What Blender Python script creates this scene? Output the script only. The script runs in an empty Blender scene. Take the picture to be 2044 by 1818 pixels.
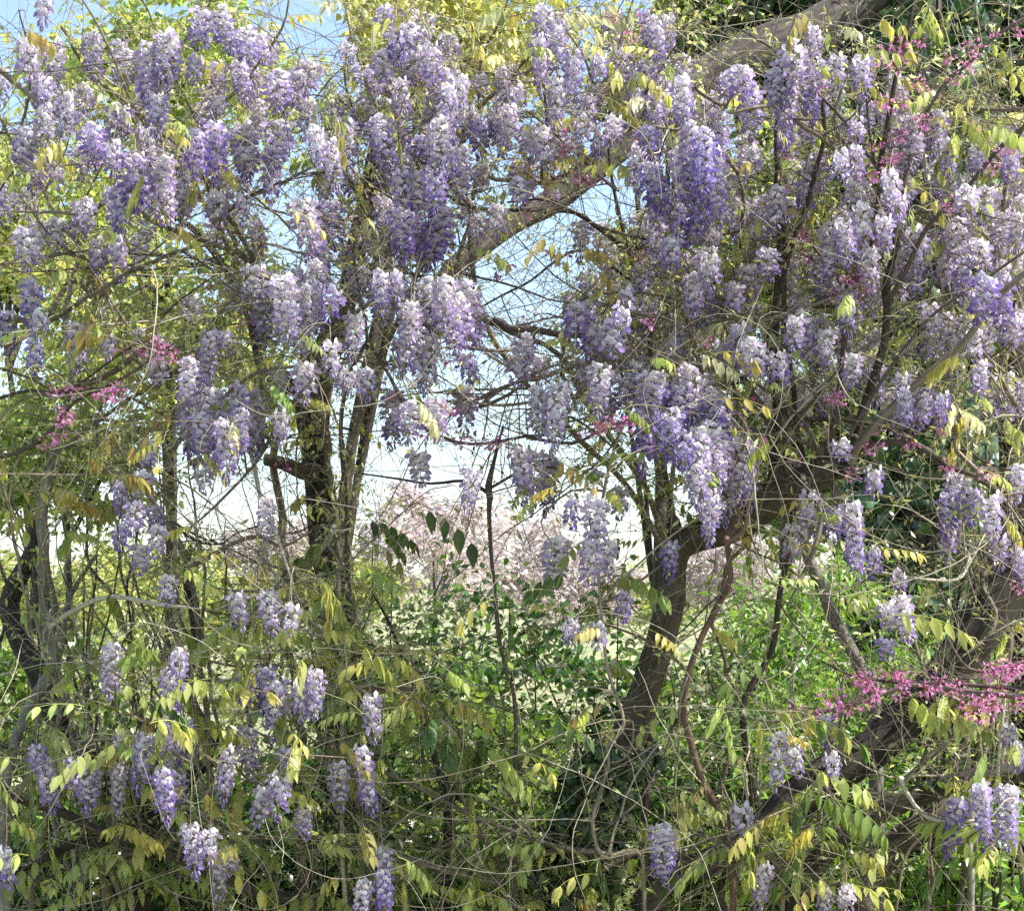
import bpy, math, random
import numpy as np
from mathutils import Vector, Matrix, noise

random.seed(11)
rng = np.random.default_rng(11)
scene = bpy.context.scene
COL = scene.collection

# ---------------------------------------------------------------- camera
CAM_D, CAM_Z, FRAME_W = 6.5, 1.6, 3.4          # metres to the front of the thicket, eye height, width seen there
W, H, HZ = 2044.0, 1818.0, 1250.0              # reading grid of the photograph, row of the horizon
S = FRAME_W / W
cam = bpy.data.cameras.new('camera')
cam.sensor_width = 36.0
cam.lens = 36.0 * CAM_D / FRAME_W
cam.shift_y = (HZ - H / 2) / W
cam.clip_end = 2000
camo = bpy.data.objects.new('camera', cam)
camo.location = (0, -CAM_D, CAM_Z)
camo.rotation_euler = (math.radians(90), 0, 0)
COL.objects.link(camo)
scene.camera = camo

# ---------------------------------------------------------------- light
SUN = Vector((0.60, -0.12, 0.78)).normalized()
world = bpy.data.worlds.new('World')
scene.world = world
world.use_nodes = True
wn = world.node_tree
for n in list(wn.nodes):
    wn.nodes.remove(n)
sky = wn.nodes.new('ShaderNodeTexSky')
sky.sky_type = 'NISHITA'
sky.sun_disc = False
sky.sun_elevation = math.asin(SUN.z)
sky.sun_rotation = math.atan2(SUN.x, SUN.y)
sky.dust_density = 1.2
sky.ozone_density = 1.2
sky.air_density = 1.0
bg = wn.nodes.new('ShaderNodeBackground')
bg.inputs[1].default_value = 0.135
wo = wn.nodes.new('ShaderNodeOutputWorld')
wn.links.new(sky.outputs[0], bg.inputs[0])
wn.links.new(bg.outputs[0], wo.inputs[0])
sl = bpy.data.lights.new('sun', 'SUN')
sl.energy = 4.8
sl.angle = math.radians(0.5)
sl.color = (1.0, 0.95, 0.86)
so = bpy.data.objects.new('sun', sl)
so.rotation_euler = (-SUN).to_track_quat('-Z', 'Y').to_euler()
so.location = SUN * 30
COL.objects.link(so)
scene.view_settings.view_transform = 'Standard'
scene.view_settings.look = 'None'
scene.view_settings.gamma = 1.0
scene.view_settings.exposure = 1.25
scene.render.engine = 'CYCLES'
scene.cycles.max_bounces = 5
scene.cycles.diffuse_bounces = 2
scene.cycles.transmission_bounces = 3
scene.cycles.transparent_max_bounces = 4
scene.cycles.use_denoising = False
scene.cycles.use_adaptive_sampling = True
scene.cycles.adaptive_threshold = 0.02


def P(px, py, Y=0.0):
    f = (CAM_D + Y) / CAM_D * S
    return np.array([(px - W / 2) * f, Y, CAM_Z + (HZ - py) * f])


def PX(p):
    f = (CAM_D + p[..., 1]) / CAM_D * S
    return p[..., 0] / f + W / 2, HZ - (p[..., 2] - CAM_Z) / f


def pxm(w, Y=0.0):
    return w * (CAM_D + Y) / CAM_D * S


# ---------------------------------------------------------------- materials
def new_mat(name):
    m = bpy.data.materials.new(name)
    m.use_nodes = True
    nt = m.node_tree
    for n in list(nt.nodes):
        nt.nodes.remove(n)
    out = nt.nodes.new('ShaderNodeOutputMaterial')
    return m, nt, out


def nd(nt, typ, **kw):
    n = nt.nodes.new(typ)
    for k, v in kw.items():
        setattr(n, k, v)
    return n


def bark_mat(name, dark, light, freq=60.0, stretch=0.2, bump=0.6, moss=None, var=0.35):
    m, nt, out = new_mat(name)
    L = nt.links.new
    at = nd(nt, 'ShaderNodeAttribute', attribute_name='bark')
    mp = nd(nt, 'ShaderNodeMapping')
    mp.inputs['Scale'].default_value = (freq, freq, freq * stretch)
    L(at.outputs['Vector'], mp.inputs['Vector'])
    n1 = nd(nt, 'ShaderNodeTexNoise')
    n1.inputs['Scale'].default_value = 1.0
    n1.inputs['Detail'].default_value = 6
    n1.inputs['Roughness'].default_value = 0.65
    L(mp.outputs[0], n1.inputs['Vector'])
    cr = nd(nt, 'ShaderNodeValToRGB')
    cr.color_ramp.elements[0].position = 0.32
    cr.color_ramp.elements[0].color = (*dark, 1)
    cr.color_ramp.elements[1].position = 0.68
    cr.color_ramp.elements[1].color = (*light, 1)
    L(n1.outputs['Fac'], cr.inputs['Fac'])
    col = cr.outputs['Color']
    n2 = nd(nt, 'ShaderNodeTexNoise')
    n2.inputs['Scale'].default_value = 9.0
    n2.inputs['Detail'].default_value = 4
    tc = nd(nt, 'ShaderNodeTexCoord')
    L(tc.outputs['Object'], n2.inputs['Vector'])
    if moss is not None:
        mr = nd(nt, 'ShaderNodeMapRange')
        mr.inputs['From Min'].default_value = 0.52
        mr.inputs['From Max'].default_value = 0.68
        mr.inputs['To Max'].default_value = 0.55
        L(n2.outputs['Fac'], mr.inputs['Value'])
        mx = nd(nt, 'ShaderNodeMixRGB')
        mx.inputs['Color2'].default_value = (*moss, 1)
        L(mr.outputs[0], mx.inputs['Fac'])
        L(col, mx.inputs['Color1'])
        col = mx.outputs['Color']
    oi = nd(nt, 'ShaderNodeObjectInfo')
    vr = nd(nt, 'ShaderNodeMapRange')
    vr.inputs['To Min'].default_value = 1 - var
    vr.inputs['To Max'].default_value = 1 + var
    L(oi.outputs['Random'], vr.inputs['Value'])
    hs = nd(nt, 'ShaderNodeHueSaturation')
    L(vr.outputs[0], hs.inputs['Value'])
    L(col, hs.inputs['Color'])
    b = nd(nt, 'ShaderNodeBsdfPrincipled')
    L(hs.outputs[0], b.inputs['Base Color'])
    b.inputs['Roughness'].default_value = 0.8
    b.inputs['Specular IOR Level'].default_value = 0.3
    bu = nd(nt, 'ShaderNodeBump')
    bu.inputs['Strength'].default_value = bump
    bu.inputs['Distance'].default_value = 0.5 / freq
    L(n1.outputs['Fac'], bu.inputs['Height'])
    L(bu.outputs[0], b.inputs['Normal'])
    L(b.outputs[0], out.inputs['Surface'])
    return m


def leaf_mat(name, trans=0.45, rough=0.4, spec=0.5, tint=(1, 1, 1), hue=0.02, val=0.25, gain=1.35):
    """colour = vertex colour x object colour; part of the light goes through the blade"""
    m, nt, out = new_mat(name)
    L = nt.links.new
    at = nd(nt, 'ShaderNodeAttribute', attribute_name='Col')
    oi = nd(nt, 'ShaderNodeObjectInfo')
    mu = nd(nt, 'ShaderNodeMixRGB', blend_type='MULTIPLY')
    mu.inputs['Fac'].default_value = 1
    L(at.outputs['Color'], mu.inputs['Color1'])
    L(oi.outputs['Color'], mu.inputs['Color2'])
    vr = nd(nt, 'ShaderNodeMapRange')
    vr.inputs['To Min'].default_value = 1 - val
    vr.inputs['To Max'].default_value = 1 + val
    L(oi.outputs['Random'], vr.inputs['Value'])
    hr = nd(nt, 'ShaderNodeMapRange')
    hr.inputs['To Min'].default_value = 0.5 - hue
    hr.inputs['To Max'].default_value = 0.5 + hue
    ml = nd(nt, 'ShaderNodeMath', operation='MULTIPLY')
    ml.inputs[1].default_value = 7.31
    fr = nd(nt, 'ShaderNodeMath', operation='FRACT')
    L(oi.outputs['Random'], ml.inputs[0])
    L(ml.outputs[0], fr.inputs[0])
    L(fr.outputs[0], hr.inputs['Value'])
    hs = nd(nt, 'ShaderNodeHueSaturation')
    L(mu.outputs[0], hs.inputs['Color'])
    L(vr.outputs[0], hs.inputs['Value'])
    L(hr.outputs[0], hs.inputs['Hue'])
    b = nd(nt, 'ShaderNodeBsdfPrincipled')
    L(hs.outputs[0], b.inputs['Base Color'])
    b.inputs['Roughness'].default_value = rough
    b.inputs['Specular IOR Level'].default_value = spec
    tm = nd(nt, 'ShaderNodeMixRGB', blend_type='MULTIPLY')
    tm.inputs['Fac'].default_value = 1
    tm.inputs['Color2'].default_value = (tint[0] * gain, tint[1] * gain, tint[2] * gain, 1)
    L(hs.outputs[0], tm.inputs['Color1'])
    tr = nd(nt, 'ShaderNodeBsdfTranslucent')
    L(tm.outputs[0], tr.inputs['Color'])
    mx = nd(nt, 'ShaderNodeMixShader')
    mx.inputs['Fac'].default_value = trans
    L(b.outputs[0], mx.inputs[1])
    L(tr.outputs[0], mx.inputs[2])
    L(mx.outputs[0], out.inputs['Surface'])
    return m


M = {}
M['dark_bark'] = bark_mat('dark_bark', (0.010, 0.008, 0.007), (0.056, 0.044, 0.035), 70, 0.16, 1.0, moss=(0.055, 0.058, 0.04))
M['brown_bark'] = bark_mat('brown_bark', (0.022, 0.017, 0.013), (0.095, 0.074, 0.056), 80, 0.18, 0.9, moss=(0.12, 0.11, 0.09))
M['furrowed_bark'] = bark_mat('furrowed_bark', (0.018, 0.014, 0.012), (0.15, 0.125, 0.105), 34, 0.13, 1.0, var=0.1)
M['grey_bark'] = bark_mat('grey_bark', (0.13, 0.115, 0.10), (0.28, 0.255, 0.22), 60, 0.4, 0.3, moss=(0.11, 0.11, 0.085), var=0.15)
M['vine_bark'] = bark_mat('vine_bark', (0.09, 0.07, 0.053), (0.25, 0.205, 0.155), 120, 0.12, 0.6)
M['red_vine'] = bark_mat('red_vine', (0.075, 0.045, 0.032), (0.22, 0.14, 0.10), 120, 0.1, 0.6)
M['twig'] = bark_mat('twig', (0.11, 0.088, 0.062), (0.28, 0.235, 0.17), 200, 0.1, 0.3, var=0.6)
M['pale_twig'] = bark_mat('pale_twig', (0.28, 0.25, 0.19), (0.48, 0.44, 0.35), 200, 0.1, 0.3, var=0.3)
M['redbud_twig'] = bark_mat('redbud_twig', (0.04, 0.029, 0.026), (0.13, 0.098, 0.085), 200, 0.2, 0.4, var=0.35)
M['green_stalk'] = bark_mat('green_stalk', (0.24, 0.25, 0.11), (0.36, 0.36, 0.18), 200, 0.2, 0.1, var=0.25)
M['cut_wood'] = bark_mat('cut_wood', (0.02, 0.016, 0.014), (0.08, 0.06, 0.05), 90, 1.0, 0.8)
M['petal'] = leaf_mat('petal', 0.42, 0.6, 0.25, (1, 0.97, 1.04), hue=0.012, val=0.1, gain=1.15)
M['blossom'] = leaf_mat('blossom', 0.35, 0.6, 0.25, hue=0.02, val=0.2)
M['young_leaf'] = leaf_mat('young_leaf', 0.5, 0.42, 0.45, (1.0, 1.0, 0.72), gain=1.4)
M['green_leaf'] = leaf_mat('green_leaf', 0.42, 0.33, 0.6, (1.15, 1.1, 0.5), gain=1.5)
M['gloss_leaf'] = leaf_mat('gloss_leaf', 0.3, 0.22, 0.85, (1.2, 1.15, 0.45), gain=1.5)
M['ivy_leaf'] = leaf_mat('ivy_leaf', 0.12, 0.32, 0.55, (1.1, 1.1, 0.5))

m, nt, out = new_mat('soil')
tc = nd(nt, 'ShaderNodeTexCoord')
n1 = nd(nt, 'ShaderNodeTexNoise')
n1.inputs['Scale'].default_value = 1.3
n1.inputs['Detail'].default_value = 10
n1.inputs['Roughness'].default_value = 0.7
nt.links.new(tc.outputs['Object'], n1.inputs['Vector'])
cr = nd(nt, 'ShaderNodeValToRGB')
e = cr.color_ramp.elements
e[0].position, e[0].color = 0.35, (0.12, 0.12, 0.06, 1)
e[1].position, e[1].color = 0.62, (0.34, 0.31, 0.19, 1)
x = e.new(0.5)
x.color = (0.22, 0.24, 0.11, 1)
nt.links.new(n1.outputs['Fac'], cr.inputs['Fac'])
b = nd(nt, 'ShaderNodeBsdfPrincipled')
b.inputs['Roughness'].default_value = 0.95
nt.links.new(cr.outputs[0], b.inputs['Base Color'])
bu = nd(nt, 'ShaderNodeBump')
bu.inputs['Distance'].default_value = 0.05
nt.links.new(n1.outputs['Fac'], bu.inputs['Height'])
nt.links.new(bu.outputs[0], b.inputs['Normal'])
nt.links.new(b.outputs[0], out.inputs['Surface'])
M['soil'] = m


# ---------------------------------------------------------------- mesh helpers
def build_mesh(name, V, faces, mat, col=None, bark=None, smooth=False):
    """faces: list of (n,3) or (n,4) index arrays"""
    me = bpy.data.meshes.new(name)
    V = np.asarray(V, dtype=np.float32)
    me.vertices.add(len(V))
    me.vertices.foreach_set('co', V.ravel())
    faces = [np.asarray(f, dtype=np.int32) for f in faces if len(f)]
    nl = sum(f.size for f in faces)
    npoly = sum(len(f) for f in faces)
    me.loops.add(nl)
    me.loops.foreach_set('vertex_index', np.concatenate([f.ravel() for f in faces]))
    me.polygons.add(npoly)
    tot = np.concatenate([np.full(len(f), f.shape[1], np.int32) for f in faces])
    st = np.concatenate([[0], np.cumsum(tot)[:-1]]).astype(np.int32)
    me.polygons.foreach_set('loop_start', st)
    me.polygons.foreach_set('loop_total', tot)
    if smooth:
        me.polygons.foreach_set('use_smooth', np.ones(npoly, dtype=bool))
    if col is not None:
        a = me.color_attributes.new('Col', 'FLOAT_COLOR', 'POINT')
        c = np.ones((len(V), 4), np.float32)
        c[:, :3] = col
        a.data.foreach_set('color', c.ravel())
    if bark is not None:
        a = me.attributes.new('bark', 'FLOAT_VECTOR', 'POINT')
        a.data.foreach_set('vector', np.asarray(bark, np.float32).ravel())
    me.update(calc_edges=True)
    me.materials.append(mat)
    return me


def obj(name, mesh, parent=None, loc=(0, 0, 0)):
    o = bpy.data.objects.new(name, mesh)
    COL.objects.link(o)
    o.location = loc
    if parent is not None:
        o.parent = parent
    return o


def tag(o, label=None, cat=None, group=None, kind=None):
    if label:
        o['label'] = label
    if cat:
        o['category'] = cat
    if group:
        o['group'] = group
    if kind:
        o['kind'] = kind
    return o


def spline(pts, rad, step):
    """Catmull-Rom through pts (n,3) with radii"""
    pts = np.asarray(pts, float)
    rad = np.asarray(rad, float)
    ext = np.vstack([2 * pts[0] - pts[1], pts, 2 * pts[-1] - pts[-2]])
    oP, oR = [], []
    for i in range(len(pts) - 1):
        p0, p1, p2, p3 = ext[i:i + 4]
        n = max(2, int(np.linalg.norm(p2 - p1) / step))
        t = (np.arange(n) / n)[:, None]
        oP.append(0.5 * ((2 * p1) + (-p0 + p2) * t + (2 * p0 - 5 * p1 + 4 * p2 - p3) * t ** 2 + (-p0 + 3 * p1 - 3 * p2 + p3) * t ** 3))
        oR.append(rad[i] + (rad[i + 1] - rad[i]) * t[:, 0])
    return np.vstack(oP + [pts[-1:]]), np.concatenate(oR + [rad[-1:]])


def tube(pts, rad, k=6, rough=0.0, seed=0.0):
    """one tube: verts, quads, bark coordinates"""
    pts = np.asarray(pts, float)
    n = len(pts)
    T = np.gradient(pts, axis=0)
    T /= np.linalg.norm(T, axis=1)[:, None] + 1e-9
    up = np.array([0.31, 0.87, 0.12]) if abs(T[0] @ np.array([0.3, 0.87, 0.1])) < 0.9 else np.array([1.0, 0, 0])
    N = np.zeros_like(pts)
    u = up - T[0] * (up @ T[0])
    N[0] = u / np.linalg.norm(u)
    for i in range(1, n):
        u = N[i - 1] - T[i] * (N[i - 1] @ T[i])
        N[i] = u / (np.linalg.norm(u) + 1e-9)
    B = np.cross(T, N)
    a = np.arange(k) * (2 * math.pi / k)
    ca, sa = np.cos(a), np.sin(a)
    R = np.repeat(np.asarray(rad)[:, None], k, 1)
    sl_ = np.concatenate([[0], np.cumsum(np.linalg.norm(np.diff(pts, axis=0), axis=1))])
    bark = np.stack([R * ca, R * sa, np.repeat(sl_[:, None], k, 1) + seed], -1)
    if rough:
        for i in range(n):
            for j in range(k):
                r0 = R[i, j]
                q = Vector((ca[j] * 1.3, sa[j] * 1.3, sl_[i] * 4 + seed))
                q2 = Vector((ca[j] * 4 + 9, sa[j] * 4, sl_[i] * 7 + seed))
                R[i, j] = r0 * (1 + rough * (noise.noise(q) + 0.45 * noise.noise(q2)))
    V = pts[:, None, :] + R[..., None] * (ca[None, :, None] * N[:, None, :] + sa[None, :, None] * B[:, None, :])
    i = np.arange(n - 1)[:, None] * k
    j = np.arange(k)[None, :]
    jn = (j + 1) % k
    F = np.stack([i + j, i + jn, i + k + jn, i + k + j], -1).reshape(-1, 4)
    return V.reshape(-1, 3), F, bark.reshape(-1, 3)


def join_tubes(parts):
    Vs, Fs, Bs, o = [], [], [], 0
    for V, F, B in parts:
        Vs.append(V)
        Fs.append(F + o)
        Bs.append(B)
        o += len(V)
    return np.vstack(Vs), np.vstack(Fs), np.vstack(Bs)


def tubes_batch(PT, RD, k=3):
    """many thin tubes at once: PT (m,n,3), RD (m,n)"""
    m_, n, _ = PT.shape
    T = np.gradient(PT, axis=1)
    T /= np.linalg.norm(T, axis=2)[..., None] + 1e-9
    ref = np.broadcast_to(np.array([0.2, 0.9, 0.35]), T.shape)
    N = np.cross(T, ref)
    N /= np.linalg.norm(N, axis=2)[..., None] + 1e-6
    B = np.cross(T, N)
    a = np.arange(k) * (2 * math.pi / k)
    V = PT[:, :, None, :] + RD[:, :, None, None] * (np.cos(a)[None, None, :, None] * N[:, :, None, :] + np.sin(a)[None, None, :, None] * B[:, :, None, :])
    base = (np.arange(m_) * n * k)[:, None, None]
    i = (np.arange(n - 1) * k)[None, :, None]
    j = np.arange(k)[None, None, :]
    jn = (j + 1) % k
    F = np.stack([base + i + j, base + i + jn, base + i + k + jn, base + i + k + j], -1).reshape(-1, 4)
    s = np.linspace(0, 1, n)[None, :, None]
    bark = np.stack([np.broadcast_to(RD[:, :, None] * np.cos(a) + 0.13 * np.arange(m_)[:, None, None], (m_, n, k)),
                     np.broadcast_to(RD[:, :, None] * np.sin(a), (m_, n, k)),
                     np.broadcast_to(s, (m_, n, k))], -1)
    return V.reshape(-1, 3), F, bark.reshape(-1, 3)


def frames(d, nrm):
    """rotation matrices with x along d, z near nrm"""
    d = d / (np.linalg.norm(d, axis=1)[:, None] + 1e-9)
    y = np.cross(nrm, d)
    y /= np.linalg.norm(y, axis=1)[:, None] + 1e-9
    z = np.cross(d, y)
    return np.stack([d, y, z], -1)


def scatter(tv, tf, R, T, sc, col, tcol=None):
    """copies of a small template joined into arrays"""
    tv = np.asarray(tv, float)
    n, k = len(T), len(tv)
    sc = np.asarray(sc, float)
    if sc.ndim == 1:
        sc = np.repeat(sc[:, None], 3, 1)
    V = np.einsum('nij,nkj->nki', R, tv[None] * sc[:, None, :]) + T[:, None, :]
    F = [np.asarray(f)[None] + (np.arange(n) * k)[:, None, None] for f in tf]
    F = [f.reshape(-1, f.shape[-1]) for f in F]
    C = np.repeat(np.asarray(col)[:, None, :], k, 1)
    if tcol is not None:
        C = C * np.asarray(tcol)[None]
    return V.reshape(-1, 3), F, C.reshape(-1, 3)


# leaf templates: x along the blade, length 1, z the upper side
def blade(half, fold=0.12, droop=0.25, n=4):
    V, F = [], []
    prof = [math.sin(math.pi * min(1, (i / n) ** 0.75)) if i else 0 for i in range(n + 1)]
    V.append((0, 0, 0))
    for i in range(1, n):
        t = i / n
        w = half * max(0.12, prof[i])
        z = -droop * t * t
        V += [(t, w, z + fold * w / half * 0.5), (t, 0, z), (t, -w, z + fold * w / half * 0.5)]
    V.append((1, 0, -droop))
    tri = [(0, 2, 1), (0, 3, 2)]
    quad = []
    for i in range(n - 2):
        a = 1 + 3 * i
        quad += [(a, a + 1, a + 4, a + 3), (a + 1, a + 2, a + 5, a + 4)]
    a = 1 + 3 * (n - 2)
    e_ = len(V) - 1
    tri += [(a, a + 1, e_), (a + 1, a + 2, e_)]
    return np.array(V), [np.array(tri), np.array(quad)] if quad else [np.array(tri)]


LEAFLET = blade(0.20, 0.10, 0.22, 5)
SMALL = blade(0.17, 0.08, 0.2, 2)
OVATE = blade(0.28, 0.08, 0.22, 3)
LANCE = blade(0.14, 0.06, 0.3, 3)
ivy_out = [(0, 0), (0.10, 0.30), (-0.04, 0.46), (0.24, 0.42), (0.46, 0.50), (0.55, 0.24), (1.0, 0), (0.55, -0.24), (0.46, -0.50), (0.24, -0.42), (-0.04, -0.46), (0.10, -0.30)]
IVY = (np.array([(0.36, 0, 0.05)] + [(a, b, -0.12 * abs(b) - 0.08 * a * a) for a, b in ivy_out]),
       [np.array([(0, 1 + i, 1 + (i + 1) % 12) for i in range(12)])])
HEART = (np.array([(0.02, 0, 0), (-0.14, 0.24, 0.03), (0.10, 0.46, 0.04), (0.5, 0.38, 0), (1.0, 0, -0.2), (0.5, -0.38, 0), (0.10, -0.46, 0.04), (-0.14, -0.24, 0.03), (0.45, 0, -0.06)]),
         [np.array([(8, i, (i + 1) % 8) for i in range(8)])])


def vein_col(t):
    v = t[0]
    c = np.ones((len(v), 3))
    mid = np.abs(v[:, 1]) < 1e-6
    c[mid] = (1.12, 1.1, 1.05)
    c[~mid] *= 0.93
    return c


# ---------------------------------------------------------------- plants
class Plant:
    """an Empty on the ground with stems, branches, flowers and leaves as parts"""

    def __init__(self, name, label, cat, base, group=None):
        self.base = np.array([base[0], base[1], 0.0])
        self.root = bpy.data.objects.new(name, None)
        self.root.empty_display_size = 0.1
        COL.objects.link(self.root)
        self.root.location = self.base
        tag(self.root, label, cat, group)
        self.N = np.zeros((0, 3))
        self.NR = np.zeros(0)

    def add_nodes(self, p, r):
        self.N = np.vstack([self.N, p])
        self.NR = np.concatenate([self.NR, r])

    def part(self, name, mesh, kind=None):
        o = obj(name, mesh, self.root)
        if kind:
            o['kind'] = kind
        return o

    def stem(self, name, pts, rad, mat, k=8, step=0.04, rough=0.0, cap=True, link=False, wob=0.0, nodes=True):
        pts = [np.asarray(p, float) for p in pts]
        rad = list(rad)
        if link and len(self.N):
            q, r = self.nearest(pts[0])
            if np.linalg.norm(q - pts[0]) > 0.004:
                mid = (q + pts[0]) / 2
                mid[2] += 0.1 * np.linalg.norm(q - pts[0])
                pts = [q, mid] + pts
                rad = [rad[0], rad[0]] + rad
        p, r = spline(pts, rad, step)
        if wob:
            s = np.arange(len(p)) * step
            o = random.random() * 50
            w = np.array([[noise.noise(Vector((o + a * 6, j * 7.3, 0))) for j in range(3)] for a in s])
            p = p + w * wob * np.minimum(1, np.arange(len(p)) / 4)[:, None]
        V, F, B = tube(p, r, k, rough, random.random() * 9)
        fs = [F]
        if cap:
            n = len(V)
            V = np.vstack([V, p[-1:] + (p[-1] - p[-2]) * 0.15])
            B = np.vstack([B, B[-1:]])
            a = n - k + np.arange(k)
            fs.append(np.stack([a, n - k + (np.arange(k) + 1) % k, np.full(k, n)], -1))
        me = build_mesh(name, V - self.base, fs, mat, bark=B, smooth=True)
        if nodes:
            self.add_nodes(p, r)
        return self.part(name, me)

    def nearest(self, t, lift=0.0):
        d = self.N - t
        m_ = np.sqrt((d ** 2).sum(1)) + np.maximum(0, -(d[:, 2])) * lift
        i = int(np.argmin(m_))
        return self.N[i], self.NR[i]

    def connect(self, t, mat, r1=0.0012, hang=0.0, name='branch', k=5):
        """grow a twig from the nearest wood to t, arching, ending downwards when hang"""
        q, rq = self.nearest(t, 1.2)
        L_ = float(np.linalg.norm(t - q))
        if L_ < 0.015:
            return None
        r0 = min(rq * 0.8, 0.0016 + 0.010 * L_)
        r0 = max(r0, r1)
        side = rng.normal(0, 0.10 * L_, 3)
        c1 = q + (t - q) * 0.35 + side + np.array([0, 0, 0.18 * L_])
        c2 = t + np.array([0, 0, 0.10 + 0.12 * L_]) * hang + (q - t) * 0.12 + rng.normal(0, 0.04 * L_, 3)
        n = max(5, int(L_ / 0.03))
        s = np.linspace(0, 1, n)[:, None]
        p = (1 - s) ** 3 * q + 3 * s * (1 - s) ** 2 * c1 + 3 * s * s * (1 - s) * c2 + s ** 3 * t
        w = np.array([[noise.noise(Vector((q[0] * 9 + a * 3 * (1 + L_), q[2] * 5, j * 4.1))) for j in range(3)] for a in s[:, 0]])
        p += w * 0.05 * L_ * np.sin(s * math.pi)
        r = r0 + (r1 - r0) * s[:, 0] ** 0.8
        V, F, B = tube(p, r, k, 0, random.random() * 9)
        o = self.part(name, build_mesh(name, V - self.base, [F], mat, bark=B, smooth=True))
        self.add_nodes(p[1:], r[1:])
        return o


def rnd_unit(n):
    v = rng.normal(size=(n, 3))
    return v / np.linalg.norm(v, axis=1)[:, None]


# places where the photograph shows open sky or far ground between the twigs: (x, y, rx, ry)
GAPS = [(1040, 525, 105, 75), (1010, 560, 60, 90), (1005, 775, 60, 65), (1030, 700, 60, 35), (570, 965, 70, 55), (450, 1010, 80, 45),
        (600, 1090, 40, 60), (620, 60, 70, 55), (60, 20, 70, 35), (20, 225, 60, 40), (1170, 420, 60, 40), (1250, 400, 60, 40),
        (760, 905, 45, 35), (215, 975, 35, 30), (560, 480, 30, 40), (880, 960, 90, 60), (1000, 1120, 110, 80), (820, 1080, 60, 60),
        (1050, 560, 70, 110), (1140, 130, 40, 40), (240, 1190, 45, 60), (1080, 1390, 110, 40), (330, 20, 60, 20), (1180, 1290, 50, 35), (480, 1150, 60, 40), (780, 830, 30, 30)]


def in_gap(p, soft=1.0):
    x, y = PX(p)
    g = np.zeros(len(p))
    for cx, cy, rx, ry in GAPS:
        d = ((x - cx) / rx) ** 2 + ((y - cy) / ry) ** 2
        g = np.maximum(g, np.clip(1.35 - d, 0, 1))
    return rng.random(len(p)) < g * soft


# ---------------------------------------------------------------- flower templates
def lerp(a, b, t):
    return tuple(a[i] + (b[i] - a[i]) * t for i in range(3))


def tone_cols(t):
    """banner, banner eye, wings for tone 0 (faded, pale) .. 1 (fresh violet bud)"""
    t = max(0.0, min(1.0, t))
    if t < 0.5:
        bn = lerp((0.74, 0.70, 0.72), (0.58, 0.52, 0.66), t * 2)
        wg = lerp((0.48, 0.40, 0.54), (0.31, 0.23, 0.50), t * 2)
    else:
        bn = lerp((0.58, 0.52, 0.66), (0.32, 0.24, 0.52), t * 2 - 1)
        wg = lerp((0.31, 0.23, 0.50), (0.17, 0.10, 0.40), t * 2 - 1)
    return bn, lerp(bn, (0.80, 0.80, 0.62), 0.55), wg


def floret(bud=False, v=0):
    """x outwards from the stalk, z towards the raceme's base; verts, faces, vertex class"""
    r = random.Random(v * 7 + bud)
    V, tri, quad, cl = [], [], [], []
    # pedicel
    for x_ in (0.0, 0.014):
        for a in range(3):
            V.append((x_, 0.0007 * math.cos(a * 2.1), 0.0007 * math.sin(a * 2.1)))
            cl.append(3)
    for a in range(3):
        quad.append((a, (a + 1) % 3, 3 + (a + 1) % 3, 3 + a))
    # calyx
    b0 = len(V)
    for x_, rr in ((0.0125, 0.001), (0.0175, 0.0032)):
        for a in range(4):
            V.append((x_, rr * math.cos(a * 1.571), rr * math.sin(a * 1.571)))
            cl.append(4)
    for a in range(4):
        quad.append((b0 + a, b0 + (a + 1) % 4, b0 + 4 + (a + 1) % 4, b0 + 4 + a))
    if bud:
        b0 = len(V)
        rings = [(0.016, 0.0026, 0), (0.022, 0.0048, -0.001), (0.029, 0.0044, -0.004)]
        for x_, rr, dz in rings:
            for a in range(5):
                V.append((x_, rr * 0.75 * math.cos(a * 1.2566), rr * math.sin(a * 1.2566) + dz))
                cl.append(0 if a in (1, 2) else 2)
        V.append((0.033, 0, -0.008))
        cl.append(2)
        for i in range(2):
            for a in range(5):
                quad.append((b0 + 5 * i + a, b0 + 5 * i + (a + 1) % 5, b0 + 5 * i + 5 + (a + 1) % 5, b0 + 5 * i + 5 + a))
        for a in range(5):
            tri.append((b0 + 10 + a, b0 + 10 + (a + 1) % 5, len(V) - 1))
    else:
        # banner: a wide, reflexed shell
        b0 = len(V)
        tw = r.uniform(-0.15, 0.15)
        for j, (vv, ww) in enumerate(((0, 0.35), (0.38, 0.92), (0.75, 1.0), (1.0, 0.55))):
            for i in range(5):
                u = (i - 2) / 2
                w = 0.0112 * ww
                x_ = 0.0165 + 0.0135 * vv - 0.010 * vv * vv - 0.0045 * u * u * vv + (0.0012 if i == 2 else 0)
                z_ = 0.001 + 0.0155 * vv - 0.0035 * u * u * (0.4 + vv) + tw * u * 0.006
                V.append((x_, u * w, z_))
                cl.append(1 if (j <= 1 and i == 2) else 0)
        for j in range(3):
            for i in range(4):
                a = b0 + j * 5 + i
                quad.append((a, a + 1, a + 6, a + 5))
        # wings round the keel
        for sgn in (-1, 1):
            b0 = len(V)
            V += [(0.0165, sgn * 0.0012, 0.0005), (0.023, sgn * 0.0052, 0.0035), (0.0235, sgn * 0.0040, -0.0055), (0.031, sgn * 0.0042, -0.001), (0.0305, sgn * 0.0020, -0.0085), (0.0335, sgn * 0.001, -0.0065)]
            cl += [2] * 6
            tri += [(b0, b0 + 1, b0 + 2), (b0 + 3, b0 + 5, b0 + 4)]
            quad.append((b0 + 1, b0 + 3, b0 + 4, b0 + 2))
    return np.array(V), [np.array(tri), np.array(quad)], np.array(cl)


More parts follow.
